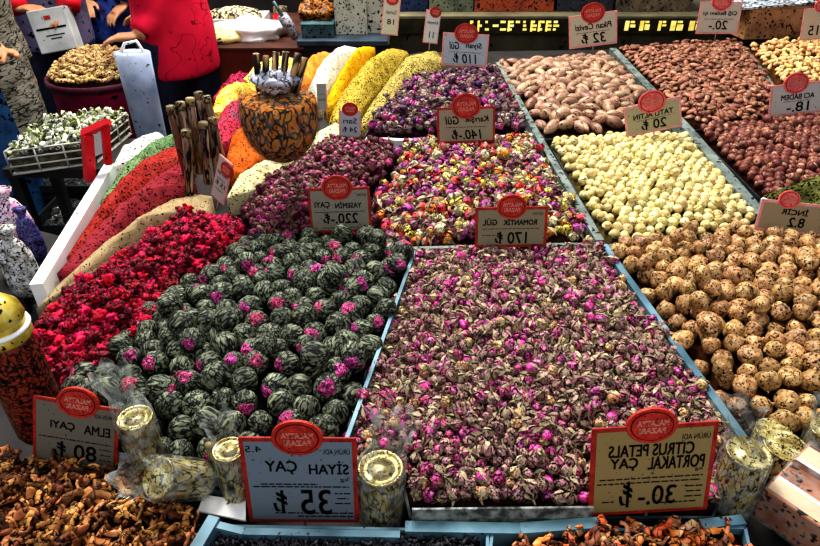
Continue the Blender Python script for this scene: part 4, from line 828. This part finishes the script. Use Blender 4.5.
# ------------------------------------------------------------------ peanut drum, bag, people
pd = RY(83, 86, 2.62); dz = pd.z; dr = 50 * depth(pd) / F
drum = empty('peanut_drum', (pd.x, pd.y + dr * .8, 0), 'round crimson drum table filled with peanuts behind the wire basket', 'drum')
m_drum = mat('drum cloth', ['#4a1830', '#a02048', '#7a2a50'], 6, rough=.8, specks=(40, .66, INK))
MD().lathe([(dr * .96, 0), (dr * .97, dz - .03), (dr, dz - .02)], 40).build('drum_body', m_drum, drum)
MD().lathe([(dr * .9, dz - .03), (dr * 1.05, dz - .022), (dr * 1.05, dz + .004), (dr * .98, dz + .004), (dr * .97, dz - .02)], 40).build('drum_rim', mat('drum rim', ['#3a1424', '#64243c'], 20), drum)
MD().lathe([(.0005, dz + .095), (dr * .3, dz + .088), (dr * .6, dz + .06), (dr * .85, dz + .022), (dr * .94, dz - .01)], 40).build('peanut_shade_bed', dark['cash'], drum)  # dark dome under the peanuts, coloured as shade in their gaps
k_ = 0
for rr in np.arange(.0, .95, .074):
    n_ = max(1, int(2 * PI * rr / .082))
    for i in range(n_):
        a = 2 * PI * i / n_ + rr * 9; q = rr + random.uniform(-.015, .015); z = dz + .1 * (1 - q ** 2) + random.uniform(0, .012)
        pp = Vector((drum.location.x + dr * q * math.cos(a), drum.location.y + dr * q * math.sin(a), z))
        if math.sin(a) * q > .5: continue
        o = bpy.data.objects.new('peanut', pn); COL.objects.link(o); o.matrix_world = T(pp) @ rand_rot(.6) @ R(PI / 2, 'X') @ Matrix.Scale(random.uniform(.85, 1.1), 4); tag(o, 'peanut in its shell heaped on the round crimson drum', 'peanut', 'peanuts on the crimson drum'); k_ += 1
# pale blue bag beside the drum
q = RY(146, 112, 2.45); bg = empty('carrier_bag', (q.x, q.y, 0), 'pale blue grey carrier bag hanging full between the drum and the red jacket', 'bag')
m_bag = mat('carrier plastic', ['#8090a8', '#aab4c8', '#c4ccd8'], 9, specks=(60, .66, INK), rough=.5); wB = 17 * depth(q) / F; tz = RY(146, 52, 2.45).z
MD().lathe([(wB * .5, .02), (wB * .8, .1), (wB * .85, .4), (wB * .9, tz - .16), (wB, tz)], 24, fn=lambda p: (p[0] * (1 + .05 * math.sin(4 * math.atan2(p[1], p[0]) + p[2] * 9)), p[1] * .7, p[2])).build('bag_body', m_bag, bg)
md = MD(); md.tube([(-wB * .7, 0, tz - .01), (-wB * .3, 0, tz + .03), (wB * .4, 0, tz + .04), (wB * .75, 0, tz - .01)], .006, 8); md.build('bag_handle', m_white, bg)

def remeshed(md, voxel, name, m, parent, smooth_it=4, M=None):
    me = md.mesh('tmp', []); o = bpy.data.objects.new('tmp', me); COL.objects.link(o)
    r = o.modifiers.new('r', 'REMESH'); r.mode = 'VOXEL'; r.voxel_size = voxel
    s = o.modifiers.new('s', 'SMOOTH'); s.iterations = smooth_it; s.factor = .5
    dg = bpy.context.evaluated_depsgraph_get(); dg.update(); ne = bpy.data.meshes.new_from_object(o.evaluated_get(dg)); bpy.data.objects.remove(o)
    ne.name = name; ne.materials.clear(); ne.materials.append(m); ne.polygons.foreach_set('use_smooth', [True] * len(ne.polygons))
    o = bpy.data.objects.new(name, ne); COL.objects.link(o); o.parent = parent; return o
def rings(md, rs, seg=20):
    """rs: (cx, cy, z, rx, ry)"""
    v = []; f = []
    for cx_, cy_, z, rx, ry in rs:
        for k in range(seg): a = 2 * PI * k / seg; v.append((cx_ + rx * math.cos(a), cy_ + ry * math.sin(a), z))
    for i in range(len(rs) - 1):
        for k in range(seg): k2 = (k + 1) % seg; f.append((i * seg + k, i * seg + k2, (i + 1) * seg + k2, (i + 1) * seg + k))
    f.append(tuple(range(seg))[::-1]); f.append(tuple((len(rs) - 1) * seg + k for k in range(seg))); md.add(v, f)
m_eye = mat('eye white', '#e8e4dc', rough=.2); m_iris = mat('iris', '#2a1a10', rough=.2); m_shoe = mat('shoe leather', ['#1c1816', '#342c28'], 20)
def person(loc, face, label, top_m, trouser_m, skin_m, hair_m, hands, hem=.80, hgt=1.0, build=1.0, long_hair=False, collar=None, cuff=None):
    """local frame: x right, y forward, z up. hands: ((elbow, wrist, finger direction), ...) for left and right"""
    p = empty('person', M=T(loc[0], loc[1], 0) @ R(math.radians(face), 'Z') @ Matrix.Scale(hgt, 4), label=label, cat='person')
    bd = MD(); B_ = build
    rings(bd, [(0, 0, .84, .13 * B_, .10), (0, 0, .93, .165 * B_, .115), (0, .005, 1.05, .145 * B_, .10), (0, .01, 1.22, .165 * B_, .115), (0, .0, 1.36, .17 * B_, .10), (0, -.005, 1.44, .11 * B_, .075), (0, 0, 1.48, .06, .06)])
    for sx in (-1, 1):
        bd.tube([(sx * .085, 0, .90), (sx * .095, .01, .68), (sx * .10, .015, .48), (sx * .10, 0, .30), (sx * .10, -.01, .09)], [.09, .078, .056, .055, .038], 12)
        bd.tube([(sx * .10, -.05, .045), (sx * .105, .05, .04), (sx * .11, .16, .03)], [.04, .042, .028], 10, flat=.8)
    bd.tube([(0, -.005, 1.42), (0, .01, 1.56)], [.058, .054], 12)
    hz_ = 1.62
    bd.ell((0, .0, hz_ + .025), (.076, .095, .10), 18, 14); bd.ell((0, .025, hz_ - .05), (.058, .068, .068), 16, 12)
    bd.ell((0, .098, hz_ - .012), (.013, .020, .022), 10, 8); bd.tube([(0, .088, hz_ + .03), (0, .106, hz_ - .012)], [.008, .013], 8)
    bd.tube([(-.022, .080, hz_ - .052), (0, .093, hz_ - .053), (.022, .080, hz_ - .052)], [.006, .010, .006], 8)
    bd.tube([(-.05, .072, hz_ + .034), (-.025, .088, hz_ + .04), (0, .088, hz_ + .034), (.025, .088, hz_ + .04), (.05, .072, hz_ + .034)], [.006, .009, .007, .009, .006], 8)
    for sx in (-1, 1): bd.ell((sx * .078, -.005, hz_ - .005), (.010, .018, .030), 8, 8)
    jk = MD(); dl = .022
    rings(jk, [(0, 0, hem, .195 * B_, .15), (0, 0, .93, .195 * B_, .145), (0, .005, 1.05, .182 * B_, .135), (0, .01, 1.22, .195 * B_, .145), (0, 0, 1.36, .198 * B_, .13), (0, -.005, 1.44, .13 * B_, .10), (0, 0, 1.50, .075, .075)])
    for sx, (elb, wr, fd) in zip((-1, 1), hands):
        sh_ = Vector((sx * .185 * B_, 0, 1.40)); elb = Vector(elb); wr = Vector(wr); fd = Vector(fd).normalized()
        bd.tube([sh_, sh_.lerp(elb, .5), elb, elb.lerp(wr, .5), wr], [.055, .047, .042, .036, .028], 12)
        pe = wr + fd * .085; sd = fd.cross(Vector((0, 0, 1)));
        if sd.length < .2: sd = Vector((1, 0, 0))
        sd.normalize(); nr = sd.cross(fd).normalized()
        bd.tube([wr, wr + fd * .03, pe], [.028, .04, .04], 12, flat=.42, up=tuple(nr))
        for k, (o_, l_) in enumerate(((-.03, .062), (-.010, .072), (.011, .070), (.031, .055))):
            b0 = pe - fd * .008 + sd * o_; b1 = b0 + fd * l_ * .5 - nr * .004 + sd * o_ * .2; b2 = b1 + fd * l_ * .3 - nr * .012; b3 = b2 + fd * l_ * .2 - nr * .014
            bd.tube([b0, b1, b2, b3], [.0098, .0092, .0085, .0065], 8)
        tb_ = wr + fd * .03 - sd * .034 * sx; bd.tube([tb_, tb_ + fd * .022 - sd * .022 * sx - nr * .008, tb_ + fd * .052 - sd * .026 * sx - nr * .016], [.014, .0115, .009], 8)
        jk.tube([sh_ - Vector((sx * .02, 0, .01)), sh_.lerp(elb, .5), elb, elb.lerp(wr, .5), wr - (wr - elb).normalized() * .01], [.088, .078, .068, .06, .05], 14)
        if cuff: MD().tube([wr - (wr - elb).normalized() * .05, wr + (wr - elb).normalized() * .006], [.055, .052], 14).build('cuff', cuff, p)
    remeshed(bd, .0065, 'body', skin_m, p, 3); remeshed(jk, .014, 'jacket', top_m, p, 6)
    if collar: MD().lathe([(.085, 1.45), (.078, 1.49), (.082, 1.54), (.072, 1.535), (.068, 1.49)], 20).build('collar', collar, p)
    tr = MD(); rings(tr, [(0, 0, .80, .16 * B_, .125), (0, 0, .93, .178 * B_, .128), (0, 0, 1.02, .165 * B_, .122)])
    for sx in (-1, 1): tr.tube([(sx * .088, 0, .92), (sx * .098, .01, .68), (sx * .103, .012, .48), (sx * .103, 0, .28), (sx * .103, -.008, .07)], [.105, .095, .08, .075, .072], 14)
    remeshed(tr, .014, 'trousers', trouser_m, p, 4)
    for sx in (-1, 1):
        MD().tube([(sx * .10, -.075, .045), (sx * .10, -.04, .052), (sx * .105, .06, .05), (sx * .11, .15, .036), (sx * .112, .195, .03)], [.03, .05, .052, .045, .022], 12, flat=.85).build('shoe', m_shoe, p)
        e_ = MD().ell((sx * .032, .080, hz_ + .012), (.0115, .010, .0095), 12, 8).build('eye', m_eye, p); MD().ell((sx * .032, .0875, hz_ + .012), (.0055, .004, .0055), 10, 6).build('iris', m_iris, e_)
    hr = MD(); hr.ell((0, -.014, hz_ + .042), (.084, .098, .098), 18, 14, fn=lambda q_: (q_[0], min(q_[1], .062 if q_[2] < hz_ + .075 else 9), max(q_[2], hz_ - .03)))
    if long_hair: hr.tube([(0, -.07, hz_ + .04), (0, -.095, hz_ - .06), (0, -.085, hz_ - .17)], [.06, .065, .035], 12)
    remeshed(hr, .008, 'hair', hair_m, p, 4)
    return p
m_skin = mat('skin', ['#b07a58', '#d09a74'], 6, rough=.6); m_skin2 = mat('skin light', ['#c08c68', '#dcaa84'], 6, rough=.6)
m_hairb = mat('hair dark', ['#14100e', '#2c2420'], 60, stretch=(1, 1, .2)); m_hair2 = mat('hair brown', ['#2c1c12', '#4a3020'], 60, stretch=(1, 1, .2))
m_red = mat('red jacket', ['#b80e36', '#e02048', '#d01644'], 5, lines=(9, .004, '#7a0820'), specks=(60, .70, '#5a0418'), rough=.8)  # thin dark lines draw the shade of cloth folds into the colour
m_navy = mat('navy trousers', ['#1c2030', '#343a50'], 10, specks=(50, .66, '#080a10')); m_jean = mat('blue jeans', ['#1c3c60', '#3c6c98'], 10, specks=(50, .6, '#08101c'))
m_grey = mat('striped jacket', ['#5c584e', '#8c8878', '#a8a494'], 12, stretch=(1, 1, 4), lines=(20, .035, '#1c1a18'), specks=(70, .64, INK), rough=.85)
m_blue = mat('blue shirt', ['#141c40', '#2c4c98', '#4c6cc0', '#503078'], 12, specks=(40, .58, '#06081a'), rough=.8)
m_purp = mat('mauve coat', ['#4c4860', '#7c7490', '#645c74'], 10, specks=(45, .62, '#100e18'), rough=.85)
def world_hand(loc, face, P):   # a world point in the person's frame
    return (T(loc[0], loc[1], 0) @ R(math.radians(face), 'Z')).inverted() @ Vector(P)
def arms_for(loc, face, targets):
    out = []
    for sx, (pt, fd) in zip((-1, 1), targets):
        w_ = world_hand(loc, face, pt) if pt is not None else Vector((sx * .27, .06, .82)); sh_ = Vector((sx * .185, 0, 1.40)); dd = w_ - sh_
        if dd.length > .54: w_ = sh_ + dd * (.54 / dd.length)
        L_ = (w_ - sh_).length; mid = sh_.lerp(w_, .5); off = math.sqrt(max(0, .275 ** 2 - (L_ / 2) ** 2)); pole = Vector((sx * .7, -.5, -.6)); ax = (w_ - sh_).normalized(); pole = (pole - ax * pole.dot(ax)).normalized()
        fdl = (R(math.radians(face), 'Z').inverted() @ Vector(fd)) if pt is not None else Vector((0, .15, -1)); out.append((tuple(mid + pole * off), tuple(w_), tuple(fdl)))
    return out
# red jacket seller: right of the bag, reaching to the left
Lr = RY(181, 60, 2.92); loc = (Lr.x, 2.92); fc = 60
ah = arms_for(loc, fc, ((RY(138, 36, 2.72), (-1, -.1, -.05)), (RY(150, 10, 3.1), (-1, .1, -.3))))
ah[0] = (tuple(world_hand(loc, fc, RY(153, 14, 2.80))), ah[0][1], ah[0][2])
person(loc, fc, 'person in a bright red jacket reaching over the peanut drum', m_red, m_navy, m_skin2, m_hairb, ah, hem=.735, build=.96)
# left customer with striped jacket and jeans
Ll = RY(-8, 90, 2.3); loc = (Ll.x, 2.3); fc = -75
person(loc, fc, 'person in a grey striped jacket and blue jeans at the aisle edge', m_grey, m_jean, m_skin, m_hair2, arms_for(loc, fc, ((None, (0, 0, -1)), (RY(1, 52, 2.12), (.3, -1, .2)))), hem=.66, build=.95)
# customer holding the white parcel
Lp = RY(48, 30, 3.45); loc = (Lp.x, 3.5); fc = 195
par = RY(56, 30, 3.2)
person(loc, fc, 'person in a mauve coat with red cuffs holding a white parcel', m_purp, m_navy, m_skin, m_hairb, arms_for(loc, fc, ((RY(72, 40, 3.2), (-.3, -.6, -.2)), (RY(34, 46, 3.17), (.9, -.3, .1)))), hem=.7, cuff=m_redp)
pc = empty('white_parcel', M=T(par) @ R(math.radians(8), 'Z') @ R(math.radians(-12), 'X') @ R(math.radians(-8), 'Y'), label='white parcel box with printed lines held by the person in mauve', cat='box')
dp = depth(par) / F; wx = 18 * dp; hy = 20 * dp
MD().box((-wx, -.05, -hy), (wx, .05, hy), bev=.004).build('parcel_box', mat('parcel white', ['#a8aca8', '#d4d8d4'], 10, specks=(50, .7, INK)), pc, smooth=False)
md = MD(); md.add([(-wx * .2, -.0512, hy * .5), (wx * .15, -.0512, hy * .5), (wx * .15, -.0512, hy * .68), (-wx * .2, -.0512, hy * .68)], [(0, 1, 2, 3)]); md.build('parcel_mark', m_badge, pc, smooth=False)
md = MD()
for z_, x0, x1 in ((.1, -.8, .8), (.06, -.8, .8), (-.25, -.4, .6), (-.4, -.2, .4)): md.add([(wx * x0, -.0512, hy * z_), (wx * x1, -.0512, hy * z_), (wx * x1, -.0512, hy * (z_ + .05)), (wx * x0, -.0512, hy * (z_ + .05))], [(0, 1, 2, 3)])
md.build('parcel_print', m_ink, pc, smooth=False)
# person in blue behind
Lb = RY(114, 30, 3.75); loc = (Lb.x, 3.8); fc = 170
person(loc, fc, 'person in a patterned blue shirt behind the peanut drum', m_blue, m_navy, m_skin2, m_hair2, arms_for(loc, fc, ((RY(128, 40, 3.6), (-.5, -.6, -.4)), (RY(98, 44, 3.6), (.3, -.8, -.3)))), hem=.66, build=1.1)

# ------------------------------------------------------------------ rear table and shelf goods
m_brick = mat('brick red cloth', ['#6a2c20', '#8c4030'], 8, specks=(40, .7, INK), rough=.85)
rt = empty('rear_table', (0, 0, 0), 'brick red rear table behind the yellow spice ridges', 'table')
x0, x1 = RY(150, 50, 3.05).x, RY(300, 50, 3.05).x; zt_ = RY(230, 47, 3.05).z
MD().box((x0, 3.05, .05), (x1, 3.75, zt_ - .01)).build('table_cloth', m_brick, rt, smooth=False); MD().box((x0 - .02, 3.03, zt_ - .01), (x1 + .02, 3.77, zt_)).build('table_top', mat('table top', ['#3a2018', '#5a3424'], 10), rt, smooth=False)
random.seed(9)
def crumple(pxs, Y, z, w_, d_, h_, m, name, label, cat, seed=0):
    random.seed(seed); b_ = bumpy(.16, 2.2); q_ = RY(*pxs, Y); md_ = MD().ell((0, 0, 0), (w_, d_, h_), 22, 12, fn=lambda p_: (lambda v_: (v_[0], v_[1], max(v_[2], -h_ * .5)))(b_(p_))); return tag(md_.build(name, m, None, M=T(q_.x, Y, z + h_ * .5)), label, cat)
crumple((252, 40), 3.25, zt_, .17, .12, .05, m_white, 'crumpled_paper', 'white crumpled paper on the brick red rear table', 'paper', 2)
tr_ = empty('white_tray', (RY(236, 25, 3.5).x, 3.5, zt_), 'white tray of pale chips at the back of the rear table', 'tray')
MD().box((-.16, -.1, 0), (.16, .1, .012)).build('tray_base', m_white, tr_, smooth=False)
for a_, b_ in (((-.16, -.1), (.16, -.1)), ((.16, -.1), (.16, .1)), ((.16, .1), (-.16, .1)), ((-.16, .1), (-.16, -.1))):
    md = MD(); wall_strip(md, a_, b_, .006, .0, .045); md.build('tray_wall', m_white, tr_, smooth=False)
md = MD(); b_ = bumpy(.05, 3); md.ell((0, 0, 0), (.145, .088, .05), 24, 12, fn=lambda p_: (lambda v_: (v_[0], v_[1], max(v_[2], -.02)))(b_(p_))); tag(md.build('pale_chip_heap', mat('pale chips', ['#8a7450', '#d0bc90', '#ece0c0'], 30, lines=(40, .05, INK), bump=.5), None, M=T(tr_.location + Vector((0, 0, .035)))), 'heap of pale chips in the white tray on the rear table', 'chips', None, 'stuff')
md = MD(); h2 = bumpy(.04, 3); md.ell((0, 0, 0), (.11, .09, .045), 22, 10, fn=lambda p_: (lambda v_: (v_[0], v_[1], max(v_[2], -.01)))(h2(p_))); q = RY(224, 42, 3.18); tag(md.build('cream_crumb_heap', mat('cream crumbs', ['#c8b070', '#e8dca0'], 30, specks=(60, .6, INK)), None, M=T(q.x, 3.18, zt_ + .012)), 'heap of cream crumbs left of the crumpled paper', 'crumbs', None, 'stuff')
def pbox(px0, px1, pyb, pyt, Y, dY, stops, label, name='goods_box', zbase=None, lines=(14, .02, INK), cat='box', rot=0, band=None):
    a = RY(px0, pyb, Y); b = RY(px1, pyb, Y); zb2 = zbase if zbase is not None else a.z; zt2 = RY(px0, pyt, Y).z; w_ = (b.x - a.x) / 2
    t = empty(name, M=T((a.x + b.x) / 2, Y + dY / 2, zb2) @ R(rot, 'Z'), label=label, cat=cat); h_ = zt2 - zb2
    MD().box((-w_, -dY / 2, 0), (w_, dY / 2, h_ * .93), bev=.003).build('box_body', mat(label[:40], stops, 14, specks=(95, .59, INK), rough=.7), t, smooth=False)
    MD().box((-w_ - .003, -dY / 2 - .003, h_ * .9), (w_ + .003, dY / 2 + .003, h_), bev=.003).build('box_lid', mat(label[:38] + ' lid', [stops[-1], stops[0]], 14, rough=.7), t, smooth=False)
    return t
# shelf behind the trays
shelf_z = RY(500, 14, 3.25).z
sf_ = empty('rear_shelf', (0, 0, 0), 'dark rear ledge running behind the nut and rosebud trays', 'shelf')
Lx, Rx = RY(388, 20, 3.1).x, RY(900, 20, 3.35).x
MD().box((Lx, 3.22, .05), (Rx, 3.9, shelf_z - .02)).build('shelf_body', mat('ledge', ['#4a4434', '#6c6650'], 9, specks=(30, .66, INK)), sf_, smooth=False)
MD().box((Lx - .01, 3.20, shelf_z - .02), (Rx + .01, 3.92, shelf_z)).build('shelf_top', mat('ledge top', ['#5c5644', '#7c765c'], 9), sf_, smooth=False)
# lit sign strip on the front of the ledge
m_led0 = mat('display strip black', ['#1c1a12', '#3a3620'], 30); m_led = mat('display strip yellow', ['#d8c040', '#f8f0a0'], 50, emit=.5)
st = empty('display_strip', (0, 3.19, shelf_z - .005), 'long black display strip with yellow blocky glyphs on the rear ledge', 'display')
zA, zB = RY(500, 33, 3.19).z - shelf_z + .005, .0
MD().box((Lx, -.012, zA), (RY(694, 20, 3.19).x, .008, zB)).build('strip_panel', m_led0, st, smooth=False)
md = MD(); x = RY(470, 20, 3.19).x; hgt_ = zB - zA
while x < RY(560, 20, 3.19).x:
    for r_ in range(3):
        if random.random() < .75: ww = random.uniform(.008, .03); md.box((x, -.0135, zA + hgt_ * (.2 + .25 * r_)), (x + ww, -.0122, zA + hgt_ * (.2 + .25 * r_ + .16)))
    if random.random() < .7: md.box((x, -.0135, zA + hgt_ * .14), (x + .009, -.0122, zA + hgt_ * .86))
    x += .036
x = RY(606, 20, 3.19).x
while x < RY(690, 20, 3.19).x:
    ww = random.uniform(.035, .07); md.box((x, -.0135, zA + hgt_ * .2), (x + ww * .4, -.0122, zA + hgt_ * .85)); md.box((x + ww * .5, -.0135, zA + hgt_ * random.uniform(.2, .5)), (x + ww, -.0122, zA + hgt_ * .62)); md.box((x + ww * .5, -.0135, zA + hgt_ * .7), (x + ww * .9, -.0122, zA + hgt_ * .85)); x += ww + random.uniform(.02, .05)
md.build('strip_glyphs', m_led, st, smooth=False)
for (a_, b_, st_, lb_) in ((474, 553, ['#7a3a24', '#a85434', '#94482c'], 'orange brown carton on the rear ledge'), (429, 473, ['#3c443c', '#6c7460', '#8a9078'], 'speckled grey green carton on the rear ledge'), (398, 428, ['#202c48', '#34466c'], 'dark blue carton at the end of the rear ledge'), (556, 612, ['#242830', '#40444c'], 'dark slate carton on the rear ledge'), (614, 690, ['#4a4238', '#6a5e4c', '#8a7c5c'], 'dull brown carton on the rear ledge behind the yellow glyphs')):
    pbox(a_, b_, 15, -45, 3.3, .3, st_, lb_, zbase=shelf_z)
nb = pbox(742, 806, 26, 6, 3.02, .2, ['#8a6448', '#c09468'], 'low tan carton with a newspaper on it behind the cashews', rot=.12, zbase=shelf_z - .06, lines=(9, .01, INK)); nbz = RY(742, 7, 3.02).z
np_ = empty('newspaper', M=T(nb.location.x - .01, 3.16, nbz + .003) @ R(.12, 'Z') @ R(-.05, 'Y'), label='white printed newspaper with a blue picture lying on the tan carton', cat='newspaper')
MD().box((-.20, -.15, 0), (.17, .15, .008)).build('paper_sheets', mat('newsprint', ['#a8b0b4', '#d0d8dc'], 20, lines=(45, .05, '#2a2c30')), np_, smooth=False)
MD().box((-.04, -.05, .008), (.14, .12, .0092)).build('blue_picture', mat('paper picture', ['#2c3854', '#5a6c90'], 20), np_, smooth=False)
pbox(806, 860, 8, -30, 3.1, .2, ['#a01828', '#d83048'], 'bright red carton at the far corner of the ledge', zbase=shelf_z)
# pale packets and dark case between the rear table and the ledge
gz_ = RY(360, 38, 3.1).z
base_t = empty('side_table', (0, 0, 0), 'dark side table holding pale packets behind the spice ridges', 'table')
X0, X1 = RY(301, 40, 3.1).x, RY(388, 40, 3.1).x
MD().box((X0, 3.06, .05), (X1, 3.8, gz_ - .02)).build('table_body', m_counter, base_t, smooth=False); MD().box((X0 - .01, 3.04, gz_ - .02), (X1, 3.82, gz_)).build('table_top', mat('side top', ['#2a3440', '#44525c'], 10), base_t, smooth=False)
for i, (a_, b_, t_, st_, lb_) in enumerate(((336, 368, -30, ['#8a8c80', '#b8baac', '#a4a698'], 'tall pale grey packet behind the white spice ridge'), (366, 384, -24, ['#9c9c90', '#c4c4b4'], 'slim pale grey packet behind the golden ridge'))):
    pbox(a_, b_, 40, t_, 3.16 + .02 * i, .1, st_, lb_, 'spice_packet', zbase=gz_, lines=(10, .012, INK), cat='packet')
sign(391, 16, 17, 36, -6, 48, ZR + .02, '#b4b4a8', [('Sumak', 0, .1, .6, .1), ('18', 0, -.15, .4, .14)], 'narrow pale tag beside the dark blue carton', (.0, .42, .6), [], lean=8, border=m_bpink)
pbox(302, 334, 40, 24, 3.1, .25, ['#2c4448', '#4c6c70'], 'low teal case of orange flakes behind the orange ridge', 'teal_case', zbase=gz_)
crumple((318, 20), 3.24, RY(302, 24, 3.1).z, .085, .09, .05, mat('orange flakes', ['#5a3410', '#a06424', '#c88c40'], 40, lines=(50, .05, INK)), 'orange_flake_heap', 'heap of orange flakes on the low teal case', 'flakes', 4)['kind'] = 'stuff'
q = RY(294, 34, 3.0); t = empty('metal_scoop', M=T(q) @ R(math.radians(-24), 'Y') @ R(math.radians(20), 'X'), label='grey metal scoop leaning beside the teal case', cat='scoop')
MD().lathe([(.0005, -.02), (.022, -.015), (.026, .05), (.024, .1)], 16).build('scoop_bowl', m_foil, t); MD().tube([(0, 0, .1), (0, .005, .17)], [.009, .007], 8).build('handle', m_steel, t)
jr_ = RY(282, 26, 3.3); t = empty('red_jar', (jr_.x, 3.3, zt_), 'small red jar standing at the end of the rear table', 'jar')
MD().lathe([(.0005, 0), (.035, 0), (.038, .01), (.038, .09), (.03, .1)], 20).build('jar_body', m_redp, t); MD().lathe([(.031, .1), (.034, .102), (.034, .125), (.0005, .127)], 20).build('jar_lid', m_cork, t)

# ------------------------------------------------------------------ setting
md = MD(); md.add([(-6, -3, 0), (6, -3, 0), (6, 8, 0), (-6, 8, 0)], [(0, 1, 2, 3)]); tag(md.build('floor', mat('floor stone', ['#3c3838', '#5c5654'], 4, rough=.7, lines=(3, .01, INK)), None, smooth=False), None, None, None, 'structure')
md = MD(); md.add([(-6, 6.5, 0), (6, 6.5, 0), (6, 6.5, 3.4), (-6, 6.5, 3.4)], [(0, 3, 2, 1)]); tag(md.build('wall_back', mat('wall dark', ['#3c3434', '#5a504c'], 3, rough=.9), None, smooth=False), None, None, None, 'structure')

# ------------------------------------------------------------------ light
wd = bpy.data.worlds.new('world'); S.world = wd; wd.use_nodes = True
wd.node_tree.nodes['Background'].inputs[0].default_value = (.80, .86, 1.0, 1); wd.node_tree.nodes['Background'].inputs[1].default_value = .38
def area(name, loc, tgt, size, power, col=(1, 1, 1)):
    l = bpy.data.lights.new(name, 'AREA'); l.size = size; l.energy = power; l.color = col; o = bpy.data.objects.new(name, l); COL.objects.link(o); o.location = loc
    o.rotation_euler = (Vector(tgt) - Vector(loc)).to_track_quat('-Z', 'Y').to_euler(); return o
area('skylight', (-.4, 3.0, 3.4), (0, 1.7, .8), 1.6, 115, (1, .97, .92))
area('front_fill', (.5, -1.2, 3.0), (0, 1.4, .9), 2.0, 20, (1, .98, .95))
sn = bpy.data.lights.new('sun', 'SUN'); sn.energy = 1.35; sn.angle = math.radians(12); sn.color = (1, .95, .88); so = bpy.data.objects.new('sun', sn); COL.objects.link(so); so.rotation_euler = (Vector((.35, -.45, -1))).to_track_quat('-Z', 'Y').to_euler()
S.view_settings.view_transform = 'Standard'
try: S.view_settings.look = 'High Contrast'
except Exception as ex: print('look', ex)
S.view_settings.exposure = 0.24
S.cycles.max_bounces = 6; S.cycles.diffuse_bounces = 2; S.cycles.transparent_max_bounces = 12
# the repeats of one name keep Blender's own suffixes
